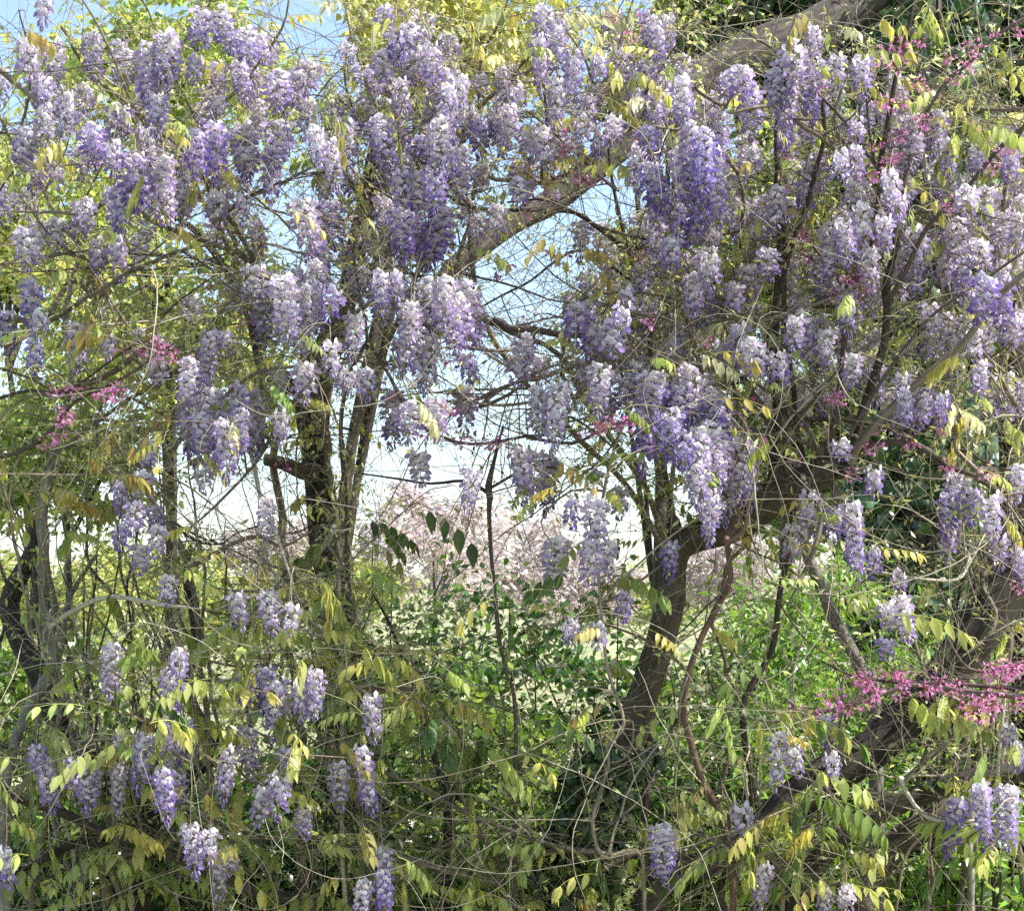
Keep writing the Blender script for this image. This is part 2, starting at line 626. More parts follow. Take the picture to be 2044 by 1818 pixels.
FL_OPEN = [floret(False, v) for v in range(3)]
FL_BUD = floret(True)


def floret_cols(cl, tone, rr):
    bn, ey, wg = tone_cols(tone)
    lut = np.array([bn, ey, wg, (0.30, 0.30, 0.16), (0.30, 0.20, 0.22)])
    return lut[cl] * rr


def raceme_layout(L_, seed, sparse=1.0):
    """florets along a hanging stalk: (kind, variant, R, T, scale, s)"""
    r = random.Random(seed)
    n = max(14, int(L_ / 0.0029 * sparse))
    outl = []
    bend = (r.uniform(-0.16, 0.16), r.uniform(-0.12, 0.12))
    ph = r.random() * 6.28
    budat = r.uniform(0.72, 0.86)
    lay = []
    for i in range(n):
        s = (i + 0.4) / n
        z = -L_ * (0.03 + 0.97 * s)
        ax = (bend[0] * L_ * s * s, bend[1] * L_ * s * s, z)
        a = ph + i * 2.399 + r.uniform(-0.35, 0.35)
        bud = s > budat + r.uniform(-0.06, 0.06)
        sc = 1.28 * (1.0 - 0.22 * s) * r.uniform(0.85, 1.15) if not bud else 1.15 * (0.9 - 0.45 * (s - budat) / (1 - budat)) * r.uniform(0.85, 1.1)
        pitch = (0.18 - 0.75 * s + r.uniform(-0.28, 0.28)) if not bud else -0.75 - 0.5 * (s - budat) / (1 - budat) + r.uniform(-0.15, 0.15)
        Rm = Matrix.Rotation(a, 3, 'Z') @ Matrix.Rotation(-pitch, 3, 'Y') @ Matrix.Rotation(r.uniform(-0.5, 0.5), 3, 'X')
        lay.append((bud, r.randrange(3), np.array(Rm), np.array(ax), sc, s))
    axis = np.array([(bend[0] * L_ * t * t, bend[1] * L_ * t * t, -L_ * t) for t in np.linspace(-0.06, 0.985, 8)])
    return lay, axis


def floret_tone(tone, s, rv):
    return tone + (s - 0.45) * 0.75 + rv


RAC = {}
LENS = (0.065, 0.095, 0.13, 0.17, 0.215)
for li, L_ in enumerate(LENS):
    for v in range(3):
        for tn, tone in (('p', 0.16), ('m', 0.38), ('d', 0.68)):
            lay, axis = raceme_layout(L_, li * 31 + v * 7 + ord(tn), 1.0 if v else 0.85)
            r = random.Random(li * 5 + v)
            Vs, T3, Q4, Cs, o = [], [], [], [], 0
            for bud, vi, Rm, T, sc, s in lay:
                fv, ff, cl = FL_BUD if bud else FL_OPEN[vi]
                Vs.append(fv * sc @ Rm.T + T)
                Cs.append(floret_cols(cl, floret_tone(tone, s, r.uniform(-0.14, 0.14)), r.uniform(0.85, 1.12)))
                T3.append(ff[0] + o)
                Q4.append(ff[1] + o)
                o += len(fv)
            RAC[(li, v, tn)] = (build_mesh('florets', np.vstack(Vs), [np.vstack(T3), np.vstack(Q4)], M['petal'], col=np.vstack(Cs)), lay, axis)
AXM = {}
for k_, (me, lay, axis) in RAC.items():
    V, F, B = tube(axis, np.linspace(0.0017, 0.0008, len(axis)), 4)
    AXM[k_] = build_mesh('raceme', V, [F], M['green_stalk'], bark=B, smooth=True)
FLM = {}
for tl in range(7):
    for kind in (0, 1, 2, 3):
        fv, ff, cl = FL_BUD if kind == 3 else FL_OPEN[kind]
        FLM[(tl, kind)] = build_mesh('floret', fv, ff, M['petal'], col=floret_cols(cl, tl / 6, 1.0))


def add_raceme(plant, x, y0, y1, w, tone, Y, split):
    top = P(x, y0, Y)
    L_ = pxm(y1 - y0, Y)
    li = int(np.argmin([abs(math.log(L_ / l)) for l in LENS]))
    key = (li, random.randrange(3), tone)
    me, lay, axis = RAC[key]
    plant.connect(top + np.array([0, 0, 0.012]), M['twig'], 0.0013, hang=1.0)
    o = obj('raceme', AXM[key], plant.root, top - plant.base)
    sz = L_ / LENS[li]
    nat = 0.072
    sw = max(0.75, min(1.5, pxm(w, Y) / nat))
    sw = sw ** 0.8
    o.scale = (sw, sw, sz)
    o.rotation_euler = (random.uniform(-0.12, 0.12), random.uniform(-0.12, 0.12), random.uniform(0, 6.28))
    tv = {'p': 0.16, 'm': 0.38, 'd': 0.68}[tone]
    if split:
        for bud, vi, Rm, T, sc, s in lay:
            tl = int(max(0, min(6, round(6 * floret_tone(tv, s, random.uniform(-0.14, 0.14))))))
            f = obj('floret', FLM[(tl, 3 if bud else vi)], o, T)
            f.rotation_euler = Matrix(Rm.tolist()).to_euler()
            f.scale = (sc, sc, sc)
    else:
        f = obj('florets', me, o)
        f['kind'] = 'stuff'
    return o


# ---------------------------------------------------------------- compound leaves of the wisteria
LFM = [build_mesh('leaflet', LEAFLET[0] * np.array([1, a, b]), LEAFLET[1], M['young_leaf'], col=vein_col(LEAFLET) * c, smooth=True)
       for a, b, c in ((1.0, 1.0, 1.0), (0.8, 1.5, 1.05), (1.15, 0.6, 0.93))]
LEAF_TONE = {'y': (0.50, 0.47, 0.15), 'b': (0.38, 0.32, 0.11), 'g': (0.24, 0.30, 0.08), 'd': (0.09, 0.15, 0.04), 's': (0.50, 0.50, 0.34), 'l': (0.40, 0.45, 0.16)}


def leaf_layout(L_, npair, size, droop, r):
    """rachis along +x; leaflets as (R, T, length)"""
    t = np.linspace(0, 1, 9)
    sag = 0.35 * droop
    ax = np.stack([L_ * (t - 0.12 * sag * t * t), 0.03 * L_ * np.sin(t * 3 + r.random() * 6), -L_ * sag * t * t + 0.08 * L_ * t], -1)
    out_ = []
    pos = [(0.25 + 0.72 * i / max(1, npair - 1), sd) for i in range(npair) for sd in (-1, 1)] + [(1.0, 0)]
    for f, sd in pos:
        i = min(7, int(f * 8))
        p = ax[i] + (ax[i + 1] - ax[i]) * (f * 8 - i)
        fx = 0.35 + r.uniform(-0.15, 0.25) if sd else 1.0
        d = np.array([fx, sd * (0.75 - 0.35 * droop) + r.uniform(-0.15, 0.15), -droop * r.uniform(0.75, 1.35) - (0.3 if not sd else 0)])
        nr = np.array([0.25 + r.uniform(-0.4, 0.4), sd * 0.8 * droop + r.uniform(-0.3, 0.3), 0.75])
        R = frames(d[None], nr[None])[0]
        ln = size * (1 - 0.25 * abs(f - 0.6)) * r.uniform(0.8, 1.15)
        out_.append((R, p, ln))
    return ax, out_


CLEAF = []
for v in range(10):
    r = random.Random(v + 100)
    dr = r.uniform(0.5, 1.35)
    ax, lf = leaf_layout(r.uniform(0.09, 0.15), r.choice((3, 4, 5)), r.uniform(0.035, 0.050), dr, r)
    R = np.array([a for a, _, _ in lf])
    T = np.array([b for _, b, _ in lf])
    sc = np.array([c for _, _, c in lf])
    cs = np.ones((len(lf), 3)) * np.array([r.uniform(0.8, 1.15) for _ in lf])[:, None]
    V, F, C = scatter(LEAFLET[0], LEAFLET[1], R, T, sc, cs, vein_col(LEAFLET))
    V2, F2, _ = tube(ax, np.linspace(0.0012, 0.0006, len(ax)), 3)
    C2 = np.full((len(V2), 3), 1.1)
    CLEAF.append(build_mesh('compound_leaf', np.vstack([V, V2]), [F[0], np.vstack([F[1], F2 + len(V)])], M['young_leaf'], col=np.vstack([C, C2])))


def add_leaf(plant, x, y, Y, tone, size=1.0, ang=None, split=True):
    p = P(x, y, Y) if x is not None else y
    r = random.Random(random.random())
    plant.connect(p, M['green_stalk'] if size < 1.3 else M['twig'], 0.0010, hang=0.2, name='twig', k=4)
    az = ang if ang is not None else r.uniform(0, 6.28)
    c = LEAF_TONE[tone]
    k_ = r.uniform(0.85, 1.15)
    col = (c[0] * k_, c[1] * k_, c[2] * k_, 1)
    if not split:
        o = obj('compound_leaf', CLEAF[r.randrange(10)], plant.root, p - plant.base)
        o.rotation_euler = (r.uniform(-0.3, 0.3), r.uniform(-0.3, 0.5), az)
        o.scale = (size,) * 3
        o.color = col
        return o
    ax, lf = leaf_layout(r.uniform(0.09, 0.14) * size, r.choice((3, 4, 4, 5)), 0.048 * size, r.uniform(0.7, 1.4), r)
    V, F, B = tube(ax, np.linspace(0.0012, 0.0006, len(ax)), 3)
    o = obj('compound_leaf', build_mesh('compound_leaf', V, [F], M['green_stalk'], bark=B), plant.root, p - plant.base)
    o.rotation_euler = (r.uniform(-0.2, 0.2), r.uniform(-0.2, 0.35), az)
    for R, T, ln in lf:
        f = obj('leaflet', LFM[r.randrange(3)], o, T)
        f.rotation_euler = Matrix(R.tolist()).to_euler()
        f.scale = (ln,) * 3
        q = r.uniform(0.8, 1.2)
        f.color = (col[0] * q, col[1] * q * r.uniform(0.93, 1.05), col[2] * q, 1)
    return o


# ---------------------------------------------------------------- redbud blossom clusters
def blossom_mesh(v):
    r = random.Random(v + 50)
    Vs, Ts, Cs, o = [], [], [], 0
    for i in range(r.randint(12, 18)):
        d = np.array([r.gauss(0, 1), r.gauss(0, 1), r.gauss(-0.35, 0.8)])
        d /= np.linalg.norm(d)
        ln = r.uniform(0.008, 0.021)
        e_ = d * ln
        s_ = np.cross(d, [0.3, 0.5, 0.8]) * 0.0006
        col = lerp((0.47, 0.12, 0.30), (0.60, 0.29, 0.50), r.random())
        Vs += [s_, -s_, e_]
        Cs += [(0.38, 0.06, 0.10)] * 3
        Ts.append((o, o + 1, o + 2))
        o += 3
        R = frames((d + np.array([0, 0, -0.3]))[None], rng.normal(size=(1, 3)))[0]
        pv = np.array([(0, 0, 0), (0.003, 0.0035, 0.001), (0.007, 0.0022, 0), (0.0095, 0, -0.001), (0.007, -0.0022, 0), (0.003, -0.0035, 0.001), (0.002, 0.002, 0.005), (0.002, -0.002, 0.005), (0.0045, 0, 0.0065)])
        pv = pv * r.uniform(0.8, 1.2) @ R.T + e_
        Vs += list(pv)
        Cs += [col] * 6 + [lerp(col, (0.8, 0.5, 0.7), 0.4)] * 3
        Ts += [(o, o + 1, o + 2), (o, o + 2, o + 3), (o, o + 3, o + 4), (o, o + 4, o + 5), (o, o + 6, o + 8), (o, o + 8, o + 7)]
        o += 9
    return build_mesh('blossom_cluster', np.array(Vs), [np.array(Ts)], M['blossom'], col=np.array(Cs))


BLOS = [blossom_mesh(v) for v in range(6)]


def add_blossom(plant, x, y, Y):
    p = P(x, y, Y)
    plant.connect(p, M['redbud_twig'], 0.0011, name='twig', k=4)
    o = obj('blossom_cluster', random.choice(BLOS), plant.root, p - plant.base)
    o.rotation_euler = (random.uniform(-0.3, 0.3), random.uniform(-0.3, 0.3), random.uniform(0, 6.28))
    o.scale = (random.uniform(1.15, 1.7),) * 3


# ---------------------------------------------------------------- tangles of twigs and young leaves
def wander(start, d, length, n, curl, grav):
    m_ = len(start)
    pts = np.zeros((m_, n, 3))
    pts[:, 0] = start
    axis = rnd_unit(m_)
    rate = rng.normal(0, 1, m_) * curl
    st = (length / (n - 1))[:, None]
    d = d / np.linalg.norm(d, axis=1)[:, None]
    for i in range(1, n):
        d = d + np.cross(axis, d) * (rate[:, None] * st) + rng.normal(0, 0.09, (m_, 3))
        d[:, 2] -= grav * st[:, 0]
        d[:, 1] *= 0.985
        d /= np.linalg.norm(d, axis=1)[:, None]
        axis = axis + rng.normal(0, 0.18, (m_, 3))
        axis /= np.linalg.norm(axis, axis=1)[:, None]
        pts[:, i] = pts[:, i - 1] + d * st
    return pts


def tangle(plant, nbig, nfine, nleaf, tones, ymin=-0.6, ymax=1.9, spread=(1.0, 0.55, 0.8), leafsize=(0.018, 0.042), len_big=(0.4, 1.5), pale=0.25):
    """long whips as parts; the fine twigs and the tiny leaves that nobody could count as stuff"""
    src = plant.N[plant.N[:, 2] > 0.35]
    srr = plant.NR[plant.N[:, 2] > 0.35]
    i = rng.integers(0, len(src), nbig)
    d = rnd_unit(nbig) * np.array(spread)
    L_ = rng.uniform(*len_big, nbig)
    P1 = wander(src[i], d, L_, 26, 2.6, 0.25)
    keep = (P1[:, :, 1].min(1) > ymin - 0.2) & (P1[:, :, 2].min(1) > 0.1)
    P1, L1, R1 = P1[keep], L_[keep], srr[i][keep]
    for a in range(len(P1)):
        r0 = min(max(R1[a] * 0.7, 0.0012), rng.uniform(0.0012, 0.0055))
        r = np.linspace(r0, 0.0007, 26)
        V, F, B = tube(P1[a], r, 4, 0, a * 0.37)
        mt = M[('pale_twig', 'twig', 'twig', 'redbud_twig')[0 if rng.random() < pale else rng.integers(1, 4)]]
        plant.part('twig', build_mesh('twig', V - plant.base, [F], mt, bark=B, smooth=True))
    bigpts = P1[:, 2:].reshape(-1, 3)
    allp = np.vstack([bigpts, src, plant.N[plant.N[:, 2] > 0.35]])
    # fine twigs
    i = rng.integers(0, len(allp), nfine)
    d = rnd_unit(nfine) * np.array(spread)
    L_ = rng.uniform(0.08, 0.42, nfine)
    P2 = wander(allp[i], d, L_, 9, 5.0, 0.5)
    keep = ~in_gap(P2[:, 5], 0.9) & (P2[:, :, 2].min(1) > 0.05) & (P2[:, :, 1].min(1) > ymin - 0.3)
    keep &= rng.random(nfine) < np.clip((P2[:, 5, 1] + 0.35) / 0.5, 0.12, 1)
    P2 = P2[keep]
    RD = np.linspace(1, 0.5, 9)[None] * rng.uniform(0.0006, 0.0014, len(P2))[:, None]
    V, F, B = tubes_batch(P2, RD, 3)
    plant.part('tendrils', build_mesh('tendrils', V - plant.base, [F], M['twig'], bark=B), 'stuff')
    # tiny leaves along the fine twigs
    if nleaf:
        a = rng.integers(0, len(P2), nleaf)
        b = rng.integers(2, 9, nleaf)
        T = P2[a, b] + rng.normal(0, 0.006, (nleaf, 3))
        keep = ~in_gap(T, 0.95)
        keep &= rng.random(nleaf) < np.clip((T[:, 1] + 0.25) / 0.5, 0.06, 1)
        T = T[keep]
        n = len(T)
        d = rng.normal(size=(n, 3)) * np.array([1, 1, 0.6])
        d[:, 2] -= 0.55
        R = frames(d, rnd_unit(n) + np.array([0, 0, 0.6]))
        tn = np.array([LEAF_TONE[t] for t in tones])
        c = tn[rng.integers(0, len(tn), n)] * rng.uniform(0.7, 1.25, (n, 1))
        V, F, C = scatter(SMALL[0], SMALL[1], R, T, rng.uniform(*leafsize, n), c)
        plant.part('young_leaves', build_mesh('young_leaves', V - plant.base, F, M['young_leaf'], col=C), 'stuff')


def mass(plant, name, pts, tmpl, size, tones, mat, down=0.4, up=0.7, gap=0.9):
    """joined leaves at the given points"""
    T = pts[~in_gap(pts, gap)] if gap else pts
    n = len(T)
    d = rng.normal(size=(n, 3))
    d[:, 2] = d[:, 2] * 0.6 - down
    R = frames(d, rnd_unit(n) + np.array([0, 0, up]))
    tn = np.array(tones)
    c = tn[rng.integers(0, len(tn), n)] * rng.uniform(0.7, 1.3, (n, 1))
    V, F, C = scatter(tmpl[0], tmpl[1], R, T, rng.uniform(*size, n), c)
    return plant.part(name, build_mesh(name, V - plant.base, F, mat, col=C), 'stuff')


def clumps(c, rad, ncl, n, flat=1.0, shell=0.0):
    """points gathered in clumps inside an ellipsoid"""
    u = rnd_unit(ncl) * (rng.uniform(shell, 1, ncl) ** (1 / 2.2))[:, None]
    cc = np.array(c) + u * np.array(rad)
    k = rng.integers(0, ncl, n)
    sz = rng.uniform(0.10, 0.28, ncl)[k] * max(rad)
    return cc[k] + rng.normal(0, 1, (n, 3)) * sz[:, None] * 0.55 * np.array([1, 1, flat])


def poly(pts, Y):
    """pixel polyline to points; Y a number or (start, end)"""
    n = len(pts)
    if not isinstance(Y, tuple):
        Y = (Y, Y)
    return [P(a, b, Y[0] + (Y[1] - Y[0]) * i / max(1, n - 1)) for i, (a, b) in enumerate(pts)]


def rads(w0, w1, n, Y=0.0):
    return [pxm(w0 + (w1 - w0) * i / max(1, n - 1), Y) / 2 for i in range(n)]


def gz(x, y):
    d_ = max(0.0, y - 12)
    return 0.05 * noise.noise(Vector((x * 0.3, y * 0.3, 0))) * min(1, 0.3 + d_) + 0.0016 * min(d_, 45) ** 2


def ground(pt, drift=0.03):
    q = np.array(pt, float)
    q[2] = -0.03
    q[0] += random.uniform(-drift, drift)
    return q


# ================================================================ the setting
gx = np.linspace(-1, 1, 61)
gx = np.sign(gx) * np.abs(gx) ** 2.2 * 300
GX, GY = np.meshgrid(gx, gx + 20)
GZ = np.zeros_like(GX)
for a in range(61):
    for b_ in range(61):
        GZ[a, b_] = gz(GX[a, b_], GY[a, b_])
V = np.stack([GX, GY, GZ], -1).reshape(-1, 3)
i_ = np.arange(60)[:, None] * 61 + np.arange(60)[None]
F = np.stack([i_, i_ + 1, i_ + 62, i_ + 61], -1).reshape(-1, 4)
o = obj('ground', build_mesh('ground', V, [F], M['soil'], smooth=True))
tag(o, kind='structure')

# far trees in pale blossom and young leaf on the straw-coloured field
PINK = [(0.58, 0.48, 0.49), (0.52, 0.44, 0.42), (0.62, 0.55, 0.54), (0.50, 0.46, 0.34)]
YEL = [(0.46, 0.42, 0.13), (0.40, 0.38, 0.12), (0.36, 0.40, 0.12), (0.30, 0.36, 0.10)]
FARG = [(0.22, 0.30, 0.08), (0.28, 0.33, 0.10), (0.17, 0.25, 0.07)]


def bg_tree(name, label, px, py, rx, ry, Y, tones, n, leaf, mat='young_leaf', ncl=40, tmpl=SMALL, cat='tree', group=None, bark='brown_bark', gap=0.9, tx=0):
    c = P(px, py, Y)
    a, b_ = pxm(rx, Y), pxm(ry, Y)
    t = Plant(name, label, cat, (c[0] + pxm(tx, Y), Y), group)
    h = max(c[2], 0.5)
    g0 = np.array([c[0] + pxm(tx, Y), Y, gz(c[0] + pxm(tx, Y), Y) - 0.15])
    t.stem('trunk', [g0, g0 + np.array([0.05 * a, 0, h * 0.5]), c + np.array([0, 0, b_ * 0.5])], [min(0.05, 0.012 * h + 0.008), min(0.035, 0.009 * h + 0.005), 0.006], M[bark], 8, 0.15, 0.06)
    for q in range(7):
        u = rnd_unit(1)[0]
        u[2] = abs(u[2]) * 0.7
        e_ = c + u * np.array([a * 0.8, a * 0.5, b_ * 0.8])
        s_ = t.N[rng.integers(len(t.N) // 3, len(t.N))]
        t.stem('limb', [s_, (s_ + e_) / 2 + np.array([0, 0, 0.1 * a]), e_], [min(0.03, 0.006 * h), min(0.02, 0.004 * h), 0.003], M[bark], 5, 0.2)
    pts = clumps(c, (a, min(a, 1.6), b_), ncl, n)
    pts = pts[pts[:, 2] > 0.05]
    mass(t, 'crown', pts, tmpl, leaf, tones, M[mat], gap=gap)
    return t


for px, py, rx, ry, Y, lab in ((860, 1080, 170, 120, 26, 'pale pink blossoming tree far behind the central dark trunk'),
                               (1010, 1130, 160, 110, 30, 'wide faded pink tree beyond the thin knotted sapling'),
                               (1150, 1170, 140, 90, 33, 'low dusty pink tree on the straw field beyond the gap'),
                               (1480, 1140, 150, 90, 28, 'pinkish blossoming tree seen below the sawn leaning limb'),
                               (560, 1110, 120, 70, 30, 'straw pink tree far behind the short sawn stub')):
    bg_tree('blossoming_tree', lab, px, py, rx, ry, Y, PINK, 5000, (0.10, 0.2), 'petal', 60, group='far trees in pale blossom', gap=0)
for px, py, rx, ry, Y, lab in ((680, 1170, 130, 60, 24, 'yellow green tree at the edge of the straw field'),
                               (1320, 1190, 110, 60, 34, 'small bright green tree far off in the straw field'),
                               (300, 1160, 200, 80, 22, 'grey green tree far behind the left tangle of stems'),
                               (90, 1190, 190, 80, 18, 'rounded green tree beyond the pale leaning poles'),
                               (470, 1230, 170, 60, 17, 'low green tree beyond the hooked dark stem'),
                               (1800, 1190, 200, 90, 20, 'broad green tree in the field beyond the slanting pole')):
    bg_tree('field_tree', lab, px, py, rx, ry, Y, YEL + FARG, 4000, (0.09, 0.18), 'young_leaf', 50, group='far trees in young leaf', gap=0)

# trees in young leaf right behind the thicket
for px, py, rx, ry, Y, n, tones, leaf, lab in (
        (330, 160, 260, 190, 5.5, 9000, YEL + FARG[:1], (0.04, 0.075), 'airy tree in yellow green young leaf rising behind the wisteria crown'),
        (60, 420, 260, 170, 4.2, 8000, YEL + FARG, (0.035, 0.065), 'pale leafy tree behind the criss-crossed bare left branches'),
        (900, 60, 260, 120, 3.6, 7000, YEL, (0.04, 0.07), 'golden leaved tree top above the heaviest flower curtains'),
        (1340, 120, 160, 130, 4.5, 6000, FARG + YEL[2:], (0.04, 0.075), 'green tree between the furrowed limb and the flower curtains'),
        (330, 640, 300, 200, 3.4, 7500, YEL + FARG, (0.035, 0.06), 'thin yellow green tree behind the magenta sprinkled branch'),
        (1700, 420, 330, 260, 4.0, 12000, YEL + FARG, (0.035, 0.07), 'bushy yellow green tree behind the reddish upright shoots'),
        (1950, 640, 220, 260, 3.2, 9000, FARG + YEL[1:], (0.035, 0.06), 'leafy tree behind the vine wrapped trunk'),
        (1330, 620, 200, 200, 5.0, 6000, YEL + FARG, (0.035, 0.07), 'pale leafy tree behind the level vine stems'),
        (130, 900, 230, 130, 3.6, 6000, FARG + YEL[2:], (0.035, 0.06), 'green tree showing between the pale leaning poles'),
        (1640, 900, 230, 170, 5.0, 8000, [(0.14, 0.25, 0.05), (0.2, 0.3, 0.07), (0.09, 0.18, 0.04)], (0.05, 0.09), 'broadleaf green tree behind the sawn leaning limb')):
    bg_tree('leafy_tree', lab, px, py, rx, ry, Y, tones, n, leaf, 'young_leaf', 70, tmpl=OVATE, gap=0.97, tx={900: -230, 1340: -30, 1330: -20, 1640: 60}.get(px, 0))

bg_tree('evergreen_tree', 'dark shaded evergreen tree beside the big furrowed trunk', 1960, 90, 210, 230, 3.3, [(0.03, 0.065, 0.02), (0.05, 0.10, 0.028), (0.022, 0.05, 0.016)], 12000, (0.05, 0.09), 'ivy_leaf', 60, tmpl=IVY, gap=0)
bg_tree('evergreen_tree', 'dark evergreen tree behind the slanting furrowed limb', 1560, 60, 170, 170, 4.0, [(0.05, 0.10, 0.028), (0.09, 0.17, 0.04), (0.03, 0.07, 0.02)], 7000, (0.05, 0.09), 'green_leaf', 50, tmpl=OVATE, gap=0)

# understorey shrubs
SHR = {'mid': [(0.10, 0.19, 0.04), (0.16, 0.27, 0.06), (0.07, 0.14, 0.03), (0.24, 0.31, 0.11)],
       'dark': [(0.05, 0.11, 0.025), (0.07, 0.15, 0.03), (0.035, 0.08, 0.02)],
       'lime': [(0.22, 0.34, 0.06), (0.28, 0.40, 0.09), (0.15, 0.27, 0.05), (0.33, 0.40, 0.16)],
       'pale': [(0.24, 0.30, 0.10), (0.33, 0.35, 0.13), (0.18, 0.25, 0.07)]}


def shrub(label, px, Y, w, h, n, tone, tmpl, size, mat, ncl=40, z0=0.0, name='shrub'):
    x0 = P(px, 0, Y)[0]
    s = Plant(name, label, 'shrub', (x0, Y))
    for q in range(7):
        e_ = np.array([x0 + random.uniform(-0.45, 0.45) * w, Y + random.uniform(-0.3, 0.3) * min(w, 0.8), h * random.uniform(0.6, 0.95)])
        b0 = np.array([x0 + random.uniform(-0.12, 0.12) * w, Y + random.uniform(-0.1, 0.1), -0.03])
        s.stem('stem', [b0, (b0 + e_) / 2 + np.array([random.uniform(-0.1, 0.1), 0, 0.08]), e_], [0.011, 0.008, 0.003], M['brown_bark'], 5, 0.08)
    pts = clumps((x0, Y, z0 + (h - z0) * 0.52), (w * 0.5, min(w, 1.0) * 0.45, (h - z0) * 0.52), ncl, n)
    pts = pts[pts[:, 2] > 0.02]
    mass(s, 'foliage', pts, tmpl, size, SHR[tone], M[mat], gap=0.8)
    return s


shrub('low dark green bush beneath the bent bottom log', 250, 1.5, 1.0, 1.0, 6500, 'dark', OVATE, (0.03, 0.06), 'green_leaf', 70)
shrub('mid green bush between the ivy clad trunks', 900, 2.0, 1.1, 1.35, 6500, 'mid', OVATE, (0.04, 0.07), 'green_leaf', 60)
shrub('fine leaved dark bush at the foot of the ivy clad upright trunk', 560, 2.4, 1.2, 1.0, 6500, 'dark', OVATE, (0.04, 0.07), 'green_leaf', 70)
shrub('pale leaved bush at the edge of the straw field', 1010, 3.2, 1.5, 1.55, 6500, 'pale', OVATE, (0.03, 0.055), 'young_leaf', 60)
shrub('glossy lime green bush lit up behind the grey slanting pole', 1560, 1.7, 1.15, 1.85, 6500, 'lime', LANCE, (0.05, 0.09), 'gloss_leaf', 60)
shrub('bright green bush under the grey slanting pole', 1720, 2.3, 1.2, 1.75, 6000, 'lime', LANCE, (0.05, 0.09), 'gloss_leaf', 60)
shrub('glossy willow leaved bush under the drooping right racemes', 1960, 0.85, 0.75, 0.98, 3800, 'lime', LANCE, (0.06, 0.10), 'gloss_leaf', 40)
shrub('dark shaded bush under the heavy crossing logs', 1640, 1.5, 1.2, 0.95, 5500, 'mid', LANCE, (0.05, 0.09), 'gloss_leaf', 50)
shrub('shaded bush below the sagging bare branches', 1080, 1.4, 1.3, 0.95, 6500, 'mid', OVATE, (0.035, 0.065), 'green_leaf', 70)
shrub('green bush at the foot of the leaning ivy clad trunk', 1380, 2.2, 1.1, 1.4, 6000, 'mid', OVATE, (0.03, 0.06), 'green_leaf', 60)
shrub('leafy bush among the pale leaning poles', 60, 1.9, 0.9, 1.6, 5000, 'mid', OVATE, (0.04, 0.07), 'green_leaf', 50)
shrub('grey green bush behind the hooked dark stem', 330, 3.0, 1.3, 1.6, 5500, 'pale', OVATE, (0.03, 0.05), 'young_leaf', 60)
shrub('green bush behind the vine wrapped trunk', 2010, 2.2, 1.0, 1.7, 5500, 'mid', LANCE, (0.05, 0.09), 'gloss_leaf', 50)
shrub('tall dark leaved bush beside the thin knotted sapling', 830, 2.8, 1.2, 1.95, 5500, 'mid', OVATE, (0.035, 0.06), 'green_leaf', 55)
shrub('tall dark leaved bush standing before the leaning trunk', 1230, 2.6, 1.0, 1.9, 4500, 'dark', OVATE, (0.035, 0.065), 'green_leaf', 50)

# ground cover under it all
gc_n = 26000
gp = np.stack([rng.uniform(-3.2, 3.2, gc_n), rng.uniform(0.6, 6.5, gc_n), np.abs(rng.normal(0, 0.10, gc_n))], -1)
cover = Plant('ground_cover', 'low dark green leafy ground cover under the thicket', 'ground cover', (0, 3))
cover.root['kind'] = 'stuff'
mass(cover, 'leaves', gp, OVATE, (0.03, 0.06), SHR['dark'] + SHR['mid'], M['green_leaf'], gap=0)

# ================================================================ trees
def tri_noise_trunk(plant, name, pts, Y, ws, mat, k=20, rough=0.16, to_ground=True, link=False):
    pp = poly(pts, Y)
    Ya = Y[0] if isinstance(Y, tuple) else Y
    rr = [pxm(w, Ya) / 2 for w in ws]
    if to_ground:
        pp = [ground(pp[0])] + pp
        rr = [rr[0] * 1.25] + rr
    return plant.stem(name, pp, rr, mat, k, 0.035, rough, link=link)


